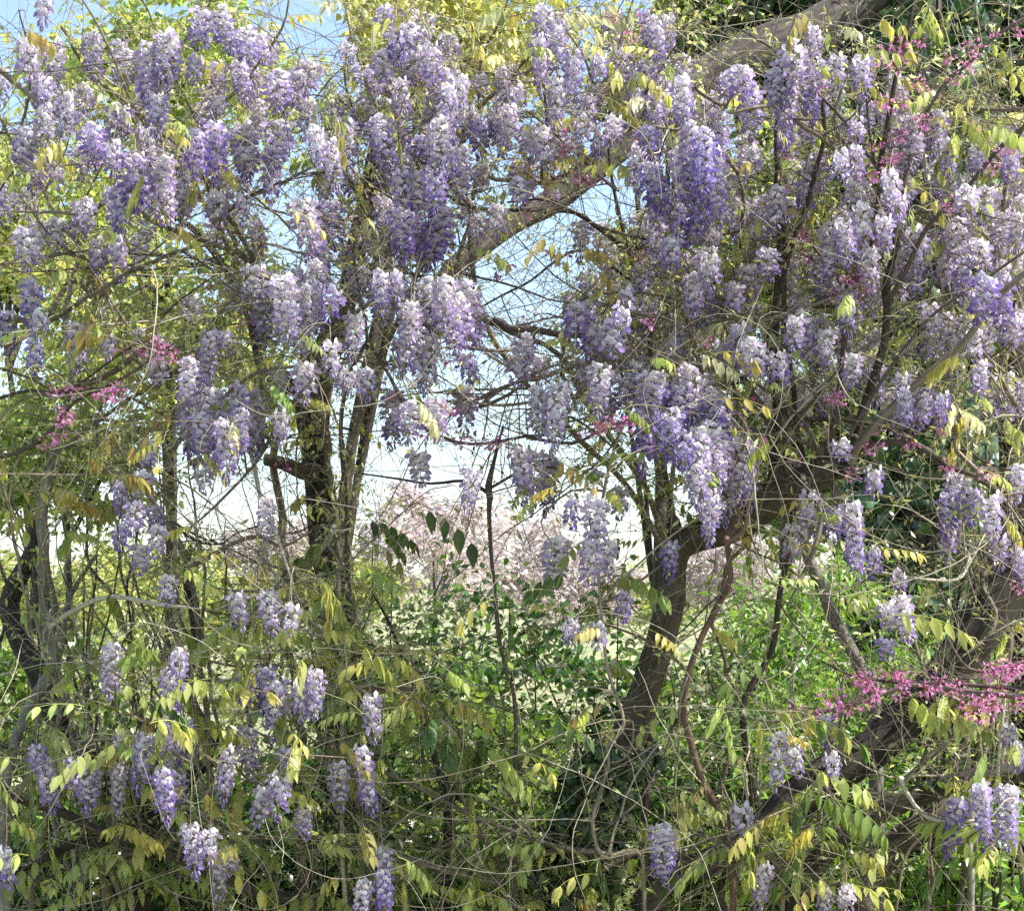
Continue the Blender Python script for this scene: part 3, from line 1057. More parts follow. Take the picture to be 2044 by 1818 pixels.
def ivy(label, axis_pts, Y, width, n_leaf, n_stuff, size=(0.03, 0.055)):
    """ivy hugging a trunk given as pixel polyline"""
    pp = poly(axis_pts, Y)
    Ya = Y[0] if isinstance(Y, tuple) else Y
    r = pxm(width, Ya) / 2
    p = Plant('ivy', label, 'ivy', (pp[0][0], pp[0][1]))
    for q in range(4):
        a = q * 1.57 + 0.4
        off = np.array([math.cos(a) * r * 0.9, math.sin(a) * r * 0.9, 0])
        pts = [ground(pp[0] + off)] + [v + off * random.uniform(0.85, 1.0) for v in pp] if pp[0][2] > 0.2 else [v + off for v in pp]
        p.stem('stem', pts, [0.006] * len(pts), M['brown_bark'], 5, 0.06, wob=0.03)
    nn = n_leaf + n_stuff
    sp, _ = spline(pp, [1] * len(pp), 0.02)
    i = rng.integers(0, len(sp), nn)
    a = rng.uniform(0, 6.283, nn)
    rr = r * rng.uniform(0.8, 1.3, nn) + np.abs(rng.normal(0, 0.02, nn))
    nrm = np.stack([np.cos(a), np.sin(a), np.zeros(nn)], -1)
    T = sp[i] + nrm * rr[:, None]
    d = rng.normal(0, 0.5, (nn, 3)) + np.array([0, 0, -0.9])
    R = frames(d, nrm + rng.normal(0, 0.35, (nn, 3)))
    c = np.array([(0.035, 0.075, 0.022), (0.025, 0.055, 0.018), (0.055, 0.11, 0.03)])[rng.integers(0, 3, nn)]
    sc = rng.uniform(*size, nn)
    near = np.argsort(T[:, 1])
    near = near[:n_leaf]
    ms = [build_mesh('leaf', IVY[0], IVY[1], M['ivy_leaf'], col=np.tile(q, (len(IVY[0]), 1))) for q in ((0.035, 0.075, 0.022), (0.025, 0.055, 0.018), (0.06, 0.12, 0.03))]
    for j in near:
        o_ = obj('leaf', ms[j % 3], p.root, T[j] - p.base)
        o_.rotation_euler = Matrix(R[j].tolist()).to_euler()
        o_.scale = (sc[j],) * 3
    m_ = np.ones(nn, bool)
    m_[near] = False
    V, F, C = scatter(IVY[0], IVY[1], R[m_], T[m_], sc[m_], c[m_] * rng.uniform(0.7, 1.3, (m_.sum(), 1)))
    p.part('leaves', build_mesh('leaves', V - p.base, F, M['ivy_leaf'], col=C), 'stuff')
    return p


# the central upright redbud
T1 = Plant('redbud_tree', 'dark upright redbud trunk with a short sawn stub and deep magenta bark blossoms', 'tree', P(705, 1700, 0.75)[:2])
tri_noise_trunk(T1, 'trunk', [(705, 1800), (706, 1600), (703, 1450), (690, 1300), (668, 1190), (645, 1080), (636, 980), (628, 880), (622, 800), (632, 730)], 0.75, [74, 70, 62, 58, 56, 54, 54, 58, 66, 56], M['dark_bark'], 24, 0.15)
T1.stem('limb', poly([(632, 730), (655, 680), (682, 630), (700, 560), (716, 480), (736, 400), (746, 345), (762, 250), (790, 140), (800, 20)], (0.75, 0.9)), [pxm(w, .8) / 2 for w in (50, 44, 42, 42, 42, 44, 40, 30, 20, 10)], M['dark_bark'], 16, 0.04, 0.16)
T1.stem('limb', poly([(624, 790), (578, 770), (532, 745), (515, 700), (500, 640), (470, 570), (400, 470), (330, 420)], (0.75, 1.1)), [pxm(w, .8) / 2 for w in (40, 32, 28, 24, 20, 18, 14, 8)], M['dark_bark'], 12, 0.04, 0.14)
T1.stem('sawn_stub', poly([(628, 945), (600, 940), (565, 925), (530, 917)], (0.72, 0.62)), [pxm(w, .7) / 2 for w in (40, 34, 28, 25)], M['brown_bark'], 14, 0.02, 0.14)
T1.stem('limb', poly([(690, 1290), (650, 1240), (600, 1200), (540, 1170)], (0.8, 1.2)), [pxm(w, .8) / 2 for w in (26, 20, 14, 9)], M['dark_bark'], 8, 0.04, 0.1)

# the leaning redbud with the sawn limb and upright shoots
T2 = Plant('redbud_tree', 'leaning redbud whose thick bent limb ends in a sawn stub sprouting long shoots', 'tree', P(1150, 1800, 0.35)[:2])
tri_noise_trunk(T2, 'trunk', [(1135, 1812), (1160, 1714), (1190, 1580), (1246, 1490), (1282, 1400), (1306, 1320), (1338, 1205), (1342, 1140), (1352, 1095), (1392, 1070), (1468, 1044), (1536, 995), (1594, 968), (1640, 942), (1676, 920)], (0.5, 0.05), [110, 100, 84, 70, 62, 58, 56, 54, 56, 58, 66, 74, 66, 58, 50], M['brown_bark'], 26, 0.13)
T2.stem('cut_face', poly([(1664, 927), (1672, 922), (1686, 913), (1690, 910)], 0.05), [pxm(w, .0) / 2 for w in (40, 52, 46, 30)], M['cut_wood'], 14, 0.01, 0.25)
T2.stem('knot', poly([(1350, 1085), (1348, 1060), (1345, 1040), (1340, 1030)], 0.1), [pxm(w, 0) / 2 for w in (36, 28, 24, 16)], M['dark_bark'], 10, 0.012, 0.3)


def shoot(plant, pts, Y, w0, w1, mat='redbud_twig', name='shoot', k=8, wob=0.004, link=True):
    return plant.stem(name, poly(pts, Y), rads(w0, w1, len(pts)), M[mat], k, 0.04, link=link, wob=wob)


shoot(T2, [(1678, 948), (1700, 915), (1716, 884), (1771, 823), (1842, 755), (1927, 680), (1981, 605), (2060, 530)], (0.03, -0.25), 21, 11, 'vine_bark', wob=0.002)
shoot(T2, [(1676, 945), (1692, 930), (1716, 843), (1740, 768), (1764, 690), (1771, 605), (1767, 578), (1788, 476), (1774, 391), (1757, 340), (1774, 238), (1788, 153), (1818, 34), (1825, -30)], (0.02, -0.2), 22, 7, 'brown_bark', wob=0.002)
shoot(T2, [(1652, 905), (1669, 826), (1679, 758), (1686, 673), (1692, 620), (1737, 493), (1757, 357)], (0.06, 0.0), 17, 7, 'redbud_twig')
shoot(T2, [(1556, 985), (1557, 945), (1560, 843), (1550, 782), (1540, 700), (1553, 600), (1560, 459), (1550, 391), (1553, 340), (1550, 289), (1553, 218)], (0.12, 0.1), 34, 8, 'brown_bark', 'limb', 12, 0.002)
shoot(T2, [(1545, 960), (1540, 850), (1502, 792), (1485, 758), (1440, 770), (1418, 775)], (0.14, 0.12), 24, 12, 'brown_bark', 'limb', 10, 0.002)
shoot(T2, [(1700, 915), (1730, 887), (1808, 884), (1859, 904), (1893, 931), (1944, 948), (2000, 990)], (0.03, -0.05), 16, 10, 'brown_bark')
shoot(T2, [(1562, 860), (1594, 840), (1689, 838), (1791, 863), (1850, 900), (1900, 960)], (0.1, 0.2), 11, 8)
shoot(T2, [(1478, 845), (1540, 865), (1590, 875), (1640, 905)], 0.0, 7, 9)
shoot(T2, [(1772, 600), (1800, 560), (1852, 452), (1927, 377), (1995, 296), (2060, 240)], (-0.1, -0.35), 11, 7)
shoot(T2, [(1621, 612), (1689, 571), (1757, 517), (1800, 490)], (0, -0.15), 12, 8)
shoot(T2, [(1788, 470), (1820, 300), (1879, 177), (1934, 129), (1995, 68), (2060, 30)], (-0.15, -0.3), 8, 6)
shoot(T2, [(1757, 340), (1715, 285), (1675, 230), (1610, 160), (1560, 110), (1480, 60)], (-0.15, -0.1), 8, 4)
shoot(T2, [(1750, 345), (1735, 260), (1728, 180), (1700, 110), (1700, 30)], (-0.15, -0.2), 6, 4)
shoot(T2, [(1668, 840), (1640, 800), (1600, 760), (1540, 735), (1450, 760), (1360, 790)], (0.0, -0.2), 7, 4)
shoot(T2, [(1700, 860), (1760, 760), (1850, 640), (1960, 560), (2050, 500)], (-0.05, -0.2), 8, 5)
shoot(T2, [(1640, 910), (1610, 850), (1560, 800), (1500, 760)], (0.0, -0.1), 7, 5)
shoot(T2, [(1600, 425), (1600, 456), (1660, 540), (1700, 600)], (0.2, 0.0), 8, 5)

# the big ivy tree behind with the furrowed limb
T3 = Plant('oak_tree', 'big furrowed tree behind the thicket with one long slanting limb', 'tree', P(1830, 1400, 2.6)[:2])
tri_noise_trunk(T3, 'trunk', [(1840, 1500), (1850, 1100), (1860, 700), (1850, 400), (1830, 200), (1810, 60), (1800, -80)], 2.6, [150, 140, 130, 130, 130, 140, 150], M['furrowed_bark'], 26, 0.1)
T3.stem('limb', poly([(1820, -60), (1720, 10), (1640, 55), (1520, 95), (1400, 165), (1290, 245), (1200, 325), (1100, 402), (1030, 442), (960, 492), (900, 540), (860, 600)], (2.5, 1.5)), [pxm(w, 2) / 2 for w in (110, 100, 92, 84, 76, 62, 56, 50, 46, 44, 36, 24)], M['furrowed_bark'], 30, 0.04, 0.16)
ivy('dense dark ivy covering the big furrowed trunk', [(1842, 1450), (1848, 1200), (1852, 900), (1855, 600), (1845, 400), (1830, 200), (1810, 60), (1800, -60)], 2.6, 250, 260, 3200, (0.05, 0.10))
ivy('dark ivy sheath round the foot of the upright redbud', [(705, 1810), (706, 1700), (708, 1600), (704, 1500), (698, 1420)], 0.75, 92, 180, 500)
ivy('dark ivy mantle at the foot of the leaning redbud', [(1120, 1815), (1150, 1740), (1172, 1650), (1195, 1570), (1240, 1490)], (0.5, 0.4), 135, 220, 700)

# heavy old stems at lower right
T4 = Plant('old_tree', 'massive old trunk lying low and slanting, with bare vines over it', 'tree', P(1310, 1818, 0.55)[:2])
tri_noise_trunk(T4, 'trunk', [(1300, 1818), (1349, 1745), (1434, 1714), (1512, 1660), (1587, 1595), (1665, 1535), (1740, 1490), (1808, 1428), (1880, 1350), (1950, 1260), (2010, 1180), (2070, 1100)], (0.2, 0.45), [62, 58, 58, 66, 72, 74, 74, 76, 86, 96, 100, 100], M['dark_bark'], 24, 0.16)
T4.stem('limb', poly([(1560, 1632), (1620, 1600), (1690, 1548), (1760, 1498), (1825, 1440), (1880, 1390)], 0.3), [pxm(w, .6) / 2 for w in (40, 46, 46, 44, 44, 40)], M['dark_bark'], 16, 0.04, 0.18)
T5 = Plant('old_tree', 'slender dark bent trunk below the massive slanting one', 'tree', P(1600, 1818, 0.5)[:2])
tri_noise_trunk(T5, 'trunk', [(1590, 1812), (1621, 1731), (1689, 1656), (1791, 1605), (1910, 1561), (2000, 1545), (2070, 1530)], (0.25, 0.25), [48, 46, 46, 46, 44, 40, 38], M['dark_bark'], 18, 0.15)
T6 = Plant('old_tree', 'short thick brown trunk leaning behind the glossy willow leaved bush', 'tree', P(1725, 1818, 0.7)[:2])
tri_noise_trunk(T6, 'trunk', [(1722, 1812), (1735, 1755), (1776, 1695), (1860, 1640), (1960, 1570), (2070, 1480)], 0.7, [62, 62, 60, 56, 48, 40], M['brown_bark'], 18, 0.15)
T7 = Plant('old_tree', 'vine wrapped dark trunk beside the tallest pale creeper stem', 'tree', P(2040, 1600, 0.9)[:2])
tri_noise_trunk(T7, 'trunk', [(2060, 1600), (2055, 1200), (2035, 1000), (2024, 850), (2026, 690), (2030, 560), (2060, 420)], 0.9, [84, 80, 74, 66, 62, 50, 40], M['dark_bark'], 20, 0.18)

# left stems
T8 = Plant('old_tree', 'dark gnarled tree bending down to the bottom log', 'tree', P(300, 1818, 0.6)[:2])
tri_noise_trunk(T8, 'trunk', [(285, 1812), (280, 1740), (300, 1650), (262, 1592), (205, 1545), (155, 1502), (132, 1465), (102, 1408), (70, 1330), (40, 1280), (20, 1200), (66, 1100), (72, 1040)], (0.5, 0.8), [40, 44, 52, 56, 52, 50, 50, 48, 46, 44, 40, 34, 26], M['dark_bark'], 20, 0.18)
T8.stem('limb', poly([(290, 1655), (330, 1640), (372, 1560), (430, 1500), (400, 1440), (384, 1408), (371, 1350), (391, 1306), (388, 1238), (372, 1160), (380, 1090)], (0.55, 0.7)), [pxm(w, .6) / 2 for w in (36, 30, 26, 26, 26, 25, 26, 22, 18, 14, 10)], M['dark_bark'], 14, 0.04, 0.14)
T9 = Plant('sapling', 'smooth grey brown pole with a fork, among the hanging left creepers', 'tree', P(50, 1500, 0.35)[:2])
tri_noise_trunk(T9, 'trunk', [(10, 1640), (22, 1520), (48, 1430), (85, 1364), (114, 1318), (100, 1272), (90, 1205), (85, 1132), (88, 1064), (80, 1020), (110, 900), (145, 760), (130, 640), (160, 500)], (0.35, 0.6), [22, 21, 20, 21, 24, 23, 23, 24, 24, 22, 18, 15, 12, 8], M['grey_bark'], 14, 0.08)
T9.stem('limb', poly([(114, 1318), (126, 1270), (132, 1220), (145, 1180), (190, 1110)], (0.35, 0.5)), [pxm(w, .4) / 2 for w in (16, 13, 12, 10, 7)], M['vine_bark'], 8, 0.04, 0.05)
T10 = Plant('sapling', 'grey slanting pole against the lime green bush', 'tree', P(1740, 1400, 0.8)[:2])
tri_noise_trunk(T10, 'trunk', [(1745, 1420), (1723, 1343), (1689, 1279), (1662, 1231), (1645, 1183), (1621, 1132), (1604, 1078), (1590, 1000), (1600, 900), (1625, 760), (1640, 640)], 0.8, [28, 26, 26, 26, 25, 24, 22, 20, 18, 14, 10], M['grey_bark'], 14, 0.06)
T11 = Plant('sapling', 'thin dark sapling with a swollen knot at its top', 'tree', P(1015, 1500, 0.25)[:2])
tri_noise_trunk(T11, 'trunk', [(1030, 1480), (1011, 1343), (995, 1272), (991, 1217), (981, 1115), (976, 1020), (978, 995), (975, 970), (985, 925), (1004, 850)], 0.25, [8, 8, 8, 8, 8, 9, 13, 14, 8, 4], M['redbud_twig'], 10, 0.05)
T11.stem('branch', poly([(976, 985), (930, 960), (860, 965), (790, 955), (720, 945)], (0.25, 0.4)), rads(9, 4, 5), M['redbud_twig'], 6, 0.04)
T11.stem('branch', poly([(978, 975), (1020, 950), (1060, 930), (1110, 935)], (0.25, 0.1)), rads(7, 4, 4), M['redbud_twig'], 6, 0.04)
T12 = Plant('sapling', 'broken dead sapling leaning among the bare trailing stems', 'tree', P(895, 1620, 0.7)[:2])
tri_noise_trunk(T12, 'trunk', [(895, 1595), (878, 1560), (866, 1500), (852, 1455), (846, 1445)], 0.7, [18, 16, 14, 13, 10], M['dark_bark'], 10, 0.12)

# low redbud reaching in with the pink band
T13 = Plant('redbud_tree', 'low redbud with nearly level branches full of bright pink blossom', 'tree', P(2130, 1500, -0.2)[:2])
T13.stem('trunk', [ground(P(2130, 1600, -0.2)), P(2130, 1500, -0.2), P(2110, 1405, -0.2), P(2090, 1340, -0.2), P(2110, 1150, -0.2)], [0.03, 0.027, 0.022, 0.018, 0.008], M['brown_bark'], 10, 0.05, 0.08)
shoot(T13, [(2090, 1400), (2044, 1391), (1927, 1381), (1835, 1367), (1791, 1374), (1706, 1405), (1621, 1425), (1539, 1439), (1478, 1425)], (-0.2, -0.15), 13, 4, 'redbud_twig', 'branch')
shoot(T13, [(2085, 1378), (2044, 1374), (1893, 1364), (1791, 1360), (1696, 1347), (1640, 1320)], (-0.2, -0.1), 11, 4, 'redbud_twig', 'branch')
shoot(T13, [(2090, 1340), (2044, 1322), (2012, 1330), (1954, 1340), (1920, 1320), (1890, 1270)], (-0.22, -0.2), 8, 4, 'redbud_twig', 'branch')
# thin redbud on the left with magenta
T14 = Plant('redbud_tree', 'thin redbud with dark arching branches and sparse magenta blossom', 'tree', P(-40, 1400, 0.0)[:2])
T14.stem('trunk', [ground(P(-45, 1500, 0.0)), P(-45, 1300, 0.0), P(-35, 1000, 0.0), P(-30, 800, 0.0), P(-40, 600, 0.0)], [0.03, 0.028, 0.025, 0.02, 0.012], M['brown_bark'], 10, 0.06, 0.08)
shoot(T14, [(-30, 905), (0, 912), (60, 890), (110, 850), (150, 800), (204, 775), (270, 740), (300, 715)], (0, -0.15), 9, 4, 'redbud_twig', 'branch')
shoot(T14, [(-30, 795), (0, 795), (60, 780), (116, 785), (150, 770), (190, 745), (250, 700), (295, 680)], (0, -0.1), 8, 4, 'redbud_twig', 'branch')
shoot(T14, [(-30, 720), (0, 735), (60, 755), (120, 785), (190, 775), (250, 790), (300, 815)], (0, 0.1), 6, 3, 'redbud_twig', 'branch')
shoot(T14, [(-30, 120), (0, 139), (34, 167), (78, 204), (140, 250)], (0.0, 0.1), 15, 10, 'grey_bark', 'branch')
# redbud boughs through the middle
T15 = Plant('redbud_tree', 'slim redbud whose bow shaped branch swings under the central flower curtains', 'tree', P(760, 1500, 0.1)[:2])
T15.stem('trunk', [ground(P(730, 1700, 0.4)), P(725, 1500, 0.4), P(700, 1250, 0.35), P(690, 1000, 0.3), P(680, 850, 0.2), P(700, 740, 0.1), P(733, 680, 0.0), P(720, 600, 0), P(700, 480, 0)], [0.012, 0.011, 0.01, 0.009, 0.008, 0.007, 0.006, 0.005, 0.003], M['redbud_twig'], 8, 0.05, 0.06)
shoot(T15, [(733, 680), (777, 748), (811, 816), (852, 857), (913, 882), (971, 884), (1059, 869), (1127, 870)], (0, -0.12), 8, 5, 'redbud_twig', 'branch')
shoot(T15, [(1060, 875), (1144, 885), (1185, 867), (1236, 853), (1290, 815), (1350, 770)], (-0.1, -0.15), 7, 4, 'redbud_twig', 'branch')
T16 = Plant('redbud_tree', 'redbud with dark crossing twigs and coral pink buds before the sky gap', 'tree', P(1290, 1500, 0.6)[:2])
T16.stem('trunk', [ground(P(1260, 1600, 0.9)), P(1310, 1330, 0.9), P(1350, 1100, 0.8), P(1310, 850, 0.6), P(1290, 620, 0.4), P(1246, 469, 0.35), P(1215, 300, 0.3), P(1230, 120, 0.2), P(1270, -20, 0.2)], [0.014, 0.013, 0.012, 0.010, 0.008, 0.007, 0.006, 0.005, 0.003], M['redbud_twig'], 8, 0.05, 0.06)
shoot(T16, [(1255, 500), (1185, 449), (1151, 425), (1066, 422), (947, 415), (879, 384)], (0.35, 0.15), 10, 7, 'redbud_twig', 'branch')
shoot(T16, [(1370, 486), (1246, 469), (1185, 449), (1100, 400), (1015, 405)], (0.3, 0.3), 9, 5, 'redbud_twig', 'branch')
shoot(T16, [(1260, 560), (1170, 500), (1114, 517), (1060, 560), (1000, 590), (950, 620)], (0.4, 0.2), 7, 4, 'redbud_twig', 'branch')
shoot(T16, [(1230, 380), (1140, 300), (1090, 250), (1050, 220)], (0.3, 0.2), 6, 3, 'redbud_twig', 'branch')
shoot(T16, [(1220, 250), (1280, 200), (1330, 120), (1370, 60)], (0.3, 0.1), 6, 3, 'redbud_twig', 'branch')

BL = {  # blossom clusters read from the photograph
    'T2': [(1801, 95), (1838, 82), (1764, 109), (1745, 122), (1940, 100), (1900, 116), (1940, 126), (1910, 160), (1770, 200), (1801, 210), (1832, 230), (1838, 240), (1800, 260), (1795, 275), (1750, 290), (1778, 313), (1785, 320), (1750, 345), (1742, 350), (1978, 335), (2005, 300), (1563, 372), (1570, 310), (1600, 456), (1608, 466), (1594, 520), (1723, 432), (1754, 470), (1703, 551), (1716, 571), (1695, 560), (2030, 55), (1640, 177), (1893, 405), (1838, 167), (1458, 816), (1492, 789), (1675, 795), (1669, 789), (1730, 897), (1740, 892), (1873, 850), (1893, 928), (1968, 942), (1706, 945), (1522, 870), (1584, 918), (1757, 857), (1417, 680), (1815, 887), (1980, 60), (1300, 640), (1660, 580), (1690, 600), (1790, 130)],
    'T16': [(1219, 37), (1280, 24), (1260, 71), (1131, 290), (1137, 265), (1125, 300), (1161, 357), (1185, 360), (1155, 345), (1114, 517), (1106, 505), (1209, 534), (1015, 524), (1001, 540), (1280, 503), (1273, 515), (1195, 575), (1192, 184), (1280, 190), (1273, 265), (1100, 360), (1059, 636), (1260, 697), (1287, 639), (1050, 430)],
    'T1': [(695, 466), (700, 440), (682, 585), (690, 400), (646, 649), (568, 921), (357, 269), (422, 262), (354, 459), (425, 575), (469, 411), (493, 636), (411, 670), (391, 666), (705, 500), (735, 395), (660, 690)],
    'T14': [(116, 775), (105, 780), (238, 772), (230, 778), (119, 840), (133, 826), (126, 832), (112, 874), (92, 885), (204, 785), (215, 780), (289, 697), (333, 707), (367, 717), (150, 770), (250, 700), (310, 690)],
    'T15': [(903, 724), (770, 778), (886, 816), (880, 810), (978, 884), (1005, 877), (990, 880), (913, 874), (957, 877), (1199, 846), (1239, 840), (1168, 863), (1253, 846), (1273, 833), (1341, 738), (1215, 850), (850, 858)],
    'T13': [(1723, 1357), (1740, 1371), (1732, 1362), (1708, 1350), (1781, 1343), (1790, 1350), (1811, 1354), (1818, 1360), (1859, 1367), (1850, 1372), (1927, 1405), (1940, 1395), (1958, 1391), (1965, 1400), (1981, 1394), (1975, 1410), (1971, 1428), (1960, 1432), (1961, 1337), (1985, 1333), (1978, 1340), (2012, 1333), (2005, 1340), (2032, 1326), (2025, 1340), (2036, 1388), (2030, 1398), (1689, 1415), (1680, 1412), (1726, 1405), (1665, 1398), (1628, 1425), (1605, 1428), (1587, 1418), (1910, 1371), (1900, 1378), (1988, 1371), (1872, 1362), (1658, 1422), (1800, 1362), (1795, 1378), (1935, 1412), (1990, 1405), (1750, 1380), (2029, 1176)]}
for key, lst in BL.items():
    pl = {'T1': T1, 'T2': T2, 'T13': T13, 'T14': T14, 'T15': T15, 'T16': T16}[key]
    for x_, y_ in lst:
        i = np.argmin((PX(pl.N)[0] - x_) ** 2 + (PX(pl.N)[1] - y_) ** 2)
        add_blossom(pl, x_ + random.uniform(-5, 5), y_ + random.uniform(-5, 5), pl.N[i][1] + random.uniform(-0.14, -0.02))
for pl, n_ in ((T2, 45), (T13, 22), (T14, 22), (T15, 18), (T16, 40), (T1, 30), (T11, 14), (T8, 24), (T4, 22), (T5, 12), (T7, 22), (T10, 12), (T9, 14)):
    src = pl.N[pl.N[:, 2] > 0.5]
    srr = pl.NR[pl.N[:, 2] > 0.5]
    i = rng.integers(0, len(src), n_)
    P1 = wander(src[i], rnd_unit(n_) * np.array([1, 0.5, 1.0]) + np.array([0, 0, 0.25]), rng.uniform(0.2, 0.8, n_), 18, 1.2, 0.0)
    for a in range(n_):
        V, F, B = tube(P1[a], np.linspace(min(srr[i[a]], rng.uniform(0.0012, 0.003)), 0.0006, 18), 4, 0, a)
        pl.part('twig', build_mesh('twig', V - pl.base, [F], M['redbud_twig'], bark=B, smooth=True))

# ================================================================ wisteria
VN = {}


def vine(key, label, stem, Y, w0, w1, branches=(), mat='vine_bark', bmat='vine_bark'):
    pts = poly(stem, Y)
    p = Plant('wisteria_vine', label, 'vine', ground(pts[0])[:2], 'wisteria vines climbing through the trees')
    n = len(pts) + 1
    Ya = Y[0] if isinstance(Y, tuple) else Y
    p.stem('stem', [ground(pts[0])] + pts, rads(w0, w1, n, Ya), M[mat], 8, 0.04, 0.06, wob={'violet': 0.05, 'topright': 0.02, 'topleft': 0.04, 'right': 0.015, 'left': 0.02, 'farright': 0.03}.get(key, 0.01))
    for b in branches:
        pp, bY, b0, b1 = b[:4]
        rb = rads(b0 * 1.15, b1, len(pp))
        rb[-1] = min(rb[-1], pxm(3) / 2)
        if not key.startswith('low') and key != 'hang':
            bY = (bY[0] - 0.03, bY[1] - 0.2) if isinstance(bY, tuple) else bY - 0.1
        p.stem('branch', poly(pp, bY), rb, M[b[4] if len(b) > 4 else bmat], 7, 0.04, 0.04, link=True, wob=0.006)
    VN[key] = p
    return p


vine('central', 'wisteria vine twisting up beside the upright dark trunk', [(735, 1818), (720, 1640), (668, 1330), (672, 1180), (668, 1000), (652, 900), (662, 760), (704, 620), (732, 470), (770, 330), (800, 200), (830, 60)], (0.62, 0.6), 16, 7,
     [([(668, 1050), (640, 1100), (600, 1150), (560, 1165), (500, 1190), (430, 1215)], (0.55, 0.2), 11, 7, 'pale_twig'),
      ([(660, 900), (650, 840), (625, 815), (610, 830), (640, 860)], (0.6, 0.5), 7, 6),
      ([(700, 640), (730, 610), (790, 600), (830, 602)], (0.3, 0.0), 8, 6, 'pale_twig'),
      ([(660, 770), (600, 790), (560, 830), (520, 910), (430, 1010), (370, 1060)], (0.4, 0.1), 7, 5),
      ([(740, 450), (690, 350), (660, 345), (600, 350)], (0.5, 0.3), 9, 6), ([(780, 300), (720, 250), (690, 160), (700, 60)], (0.5, 0.3), 7, 4)])
vine('topleft', 'wisteria vine fanning out into the thickest lilac flower mass', [(600, 1818), (590, 1400), (565, 1100), (540, 800), (500, 600), (430, 440), (370, 330), (300, 250), (200, 170), (110, 60)], (1.1, 0.3), 20, 6,
     [([(430, 440), (480, 400), (540, 380), (600, 345), (690, 300)], (0.4, 0.2), 9, 5), ([(370, 330), (420, 240), (500, 150), (560, 60), (580, -20)], (0.3, 0.2), 8, 4),
      ([(470, 500), (380, 470), (300, 440), (221, 391), (187, 425), (102, 425), (0, 422)], (0.35, 0.1), 10, 6), ([(300, 260), (260, 200), (200, 60), (150, -20)], (0.3, 0.1), 6, 4),
      ([(560, 620), (480, 470), (430, 400), (400, 340)], (0.3, 0.1), 12, 8), ([(370, 330), (300, 330), (200, 325), (120, 330)], (0.2, 0.0), 9, 5), ([(480, 560), (560, 590), (640, 560)], (0.3, 0.2), 9, 6),
      ([(300, 250), (330, 140), (400, 40), (430, -20)], (0.2, 0.2), 6, 4)])
vine('left', 'wisteria vine arching over the smooth grey brown pole', [(60, 1818), (115, 1500), (108, 1250), (90, 1030), (140, 780), (190, 600), (120, 430), (30, 300), (-20, 200)], (0.5, 0.3), 13, 6,
     [([(190, 600), (150, 558), (126, 581), (90, 640), (40, 680), (-10, 690)], (0.3, 0.1), 11, 8), ([(146, 452), (100, 470), (50, 485), (0, 493)], (0.3, 0.2), 8, 6), ([(194, 530), (136, 507), (60, 520), (-10, 530)], (0.25, 0.1), 8, 6),
      ([(190, 600), (260, 545), (360, 500), (470, 480)], (0.3, 0.2), 10, 5), ([(0, 632), (90, 640), (150, 610), (230, 560), (330, 480)], (0.1, 0.0), 10, 6), ([(30, 300), (60, 150), (40, 20)], (0.3, 0.1), 6, 4),
      ([(140, 780), (230, 740), (300, 690), (350, 700), (400, 660)], (0.25, 0.1), 12, 7), ([(100, 1250), (150, 1215), (220, 1190), (310, 1205), (400, 1215)], (0.3, 0.0), 10, 8, 'pale_twig')])
vine('leftmid', 'wisteria vine carrying the dense round cluster beside the sawn stub', [(430, 1818), (420, 1550), (400, 1306), (380, 1150), (345, 1060), (330, 940), (380, 840), (400, 720), (430, 640), (500, 560)], (0.5, 0.1), 14, 6,
     [([(345, 1060), (290, 980), (240, 900), (200, 870)], (0.2, 0.0), 9, 5), ([(335, 975), (250, 945), (150, 948), (0, 948)], (0.1, -0.1), 6, 5), ([(400, 720), (320, 760), (240, 810), (120, 900), (60, 990)], (0.2, 0.2), 9, 6), ([(380, 840), (450, 790), (520, 740), (600, 730), (690, 725), (770, 690)], (0.1, 0.0), 8, 5),
      ([(380, 1130), (470, 1080), (520, 1070), (560, 1090), (620, 1060)], (0.2, 0.2), 9, 6), ([(500, 905), (520, 990), (540, 1040), (560, 1090), (590, 1180)], (0.2, 0.0), 9, 6, 'pale_twig')])
vine('topcentre', 'wisteria vine with long smooth whip reaching over the golden tree top', [(750, 1818), (735, 1400), (690, 1120), (700, 900), (770, 700), (860, 480), (920, 292), (957, 231), (971, 197), (1015, 163), (1066, 133), (1110, 30)], (1.2, 0.3), 16, 5,
     [([(870, 450), (820, 330), (760, 230), (720, 130), (690, 20)], (0.4, 0.2), 8, 4), ([(920, 292), (880, 200), (850, 110), (800, 50), (790, -20)], (0.3, 0.2), 7, 4), ([(957, 231), (960, 120), (1000, 40), (1020, -20)], (0.4, 0.4), 6, 4), ([(860, 480), (800, 440), (730, 430), (660, 440)], (0.4, 0.2), 8, 5),
      ([(1015, 163), (1060, 110), (1130, 105), (1200, 130), (1300, 180), (1360, 220)], (0.3, 0.2), 6, 4)])
vine('centre', 'wisteria vine bending level below the furrowed slanting limb', [(1170, 1818), (1250, 1500), (1320, 1280), (1330, 1120), (1240, 960), (1090, 810), (965, 640), (940, 430), (960, 350), (988, 360), (1083, 364), (1151, 330), (1219, 282), (1262, 250), (1340, 150)], (0.9, 0.3), 15, 6,
     [([(960, 640), (900, 590), (860, 560), (800, 540), (740, 530)], (0.4, 0.0), 9, 5), ([(940, 430), (900, 370), (860, 330), (820, 310)], (0.3, 0.1), 8, 5), ([(1083, 364), (1090, 240), (1080, 120), (1070, 40)], (0.3, 0.0), 7, 4), ([(1219, 282), (1190, 200), (1170, 120), (1130, 60)], (0.3, 0.1), 6, 4), ([(940, 560), (870, 580), (830, 640)], (0.3, 0.0), 7, 5)])
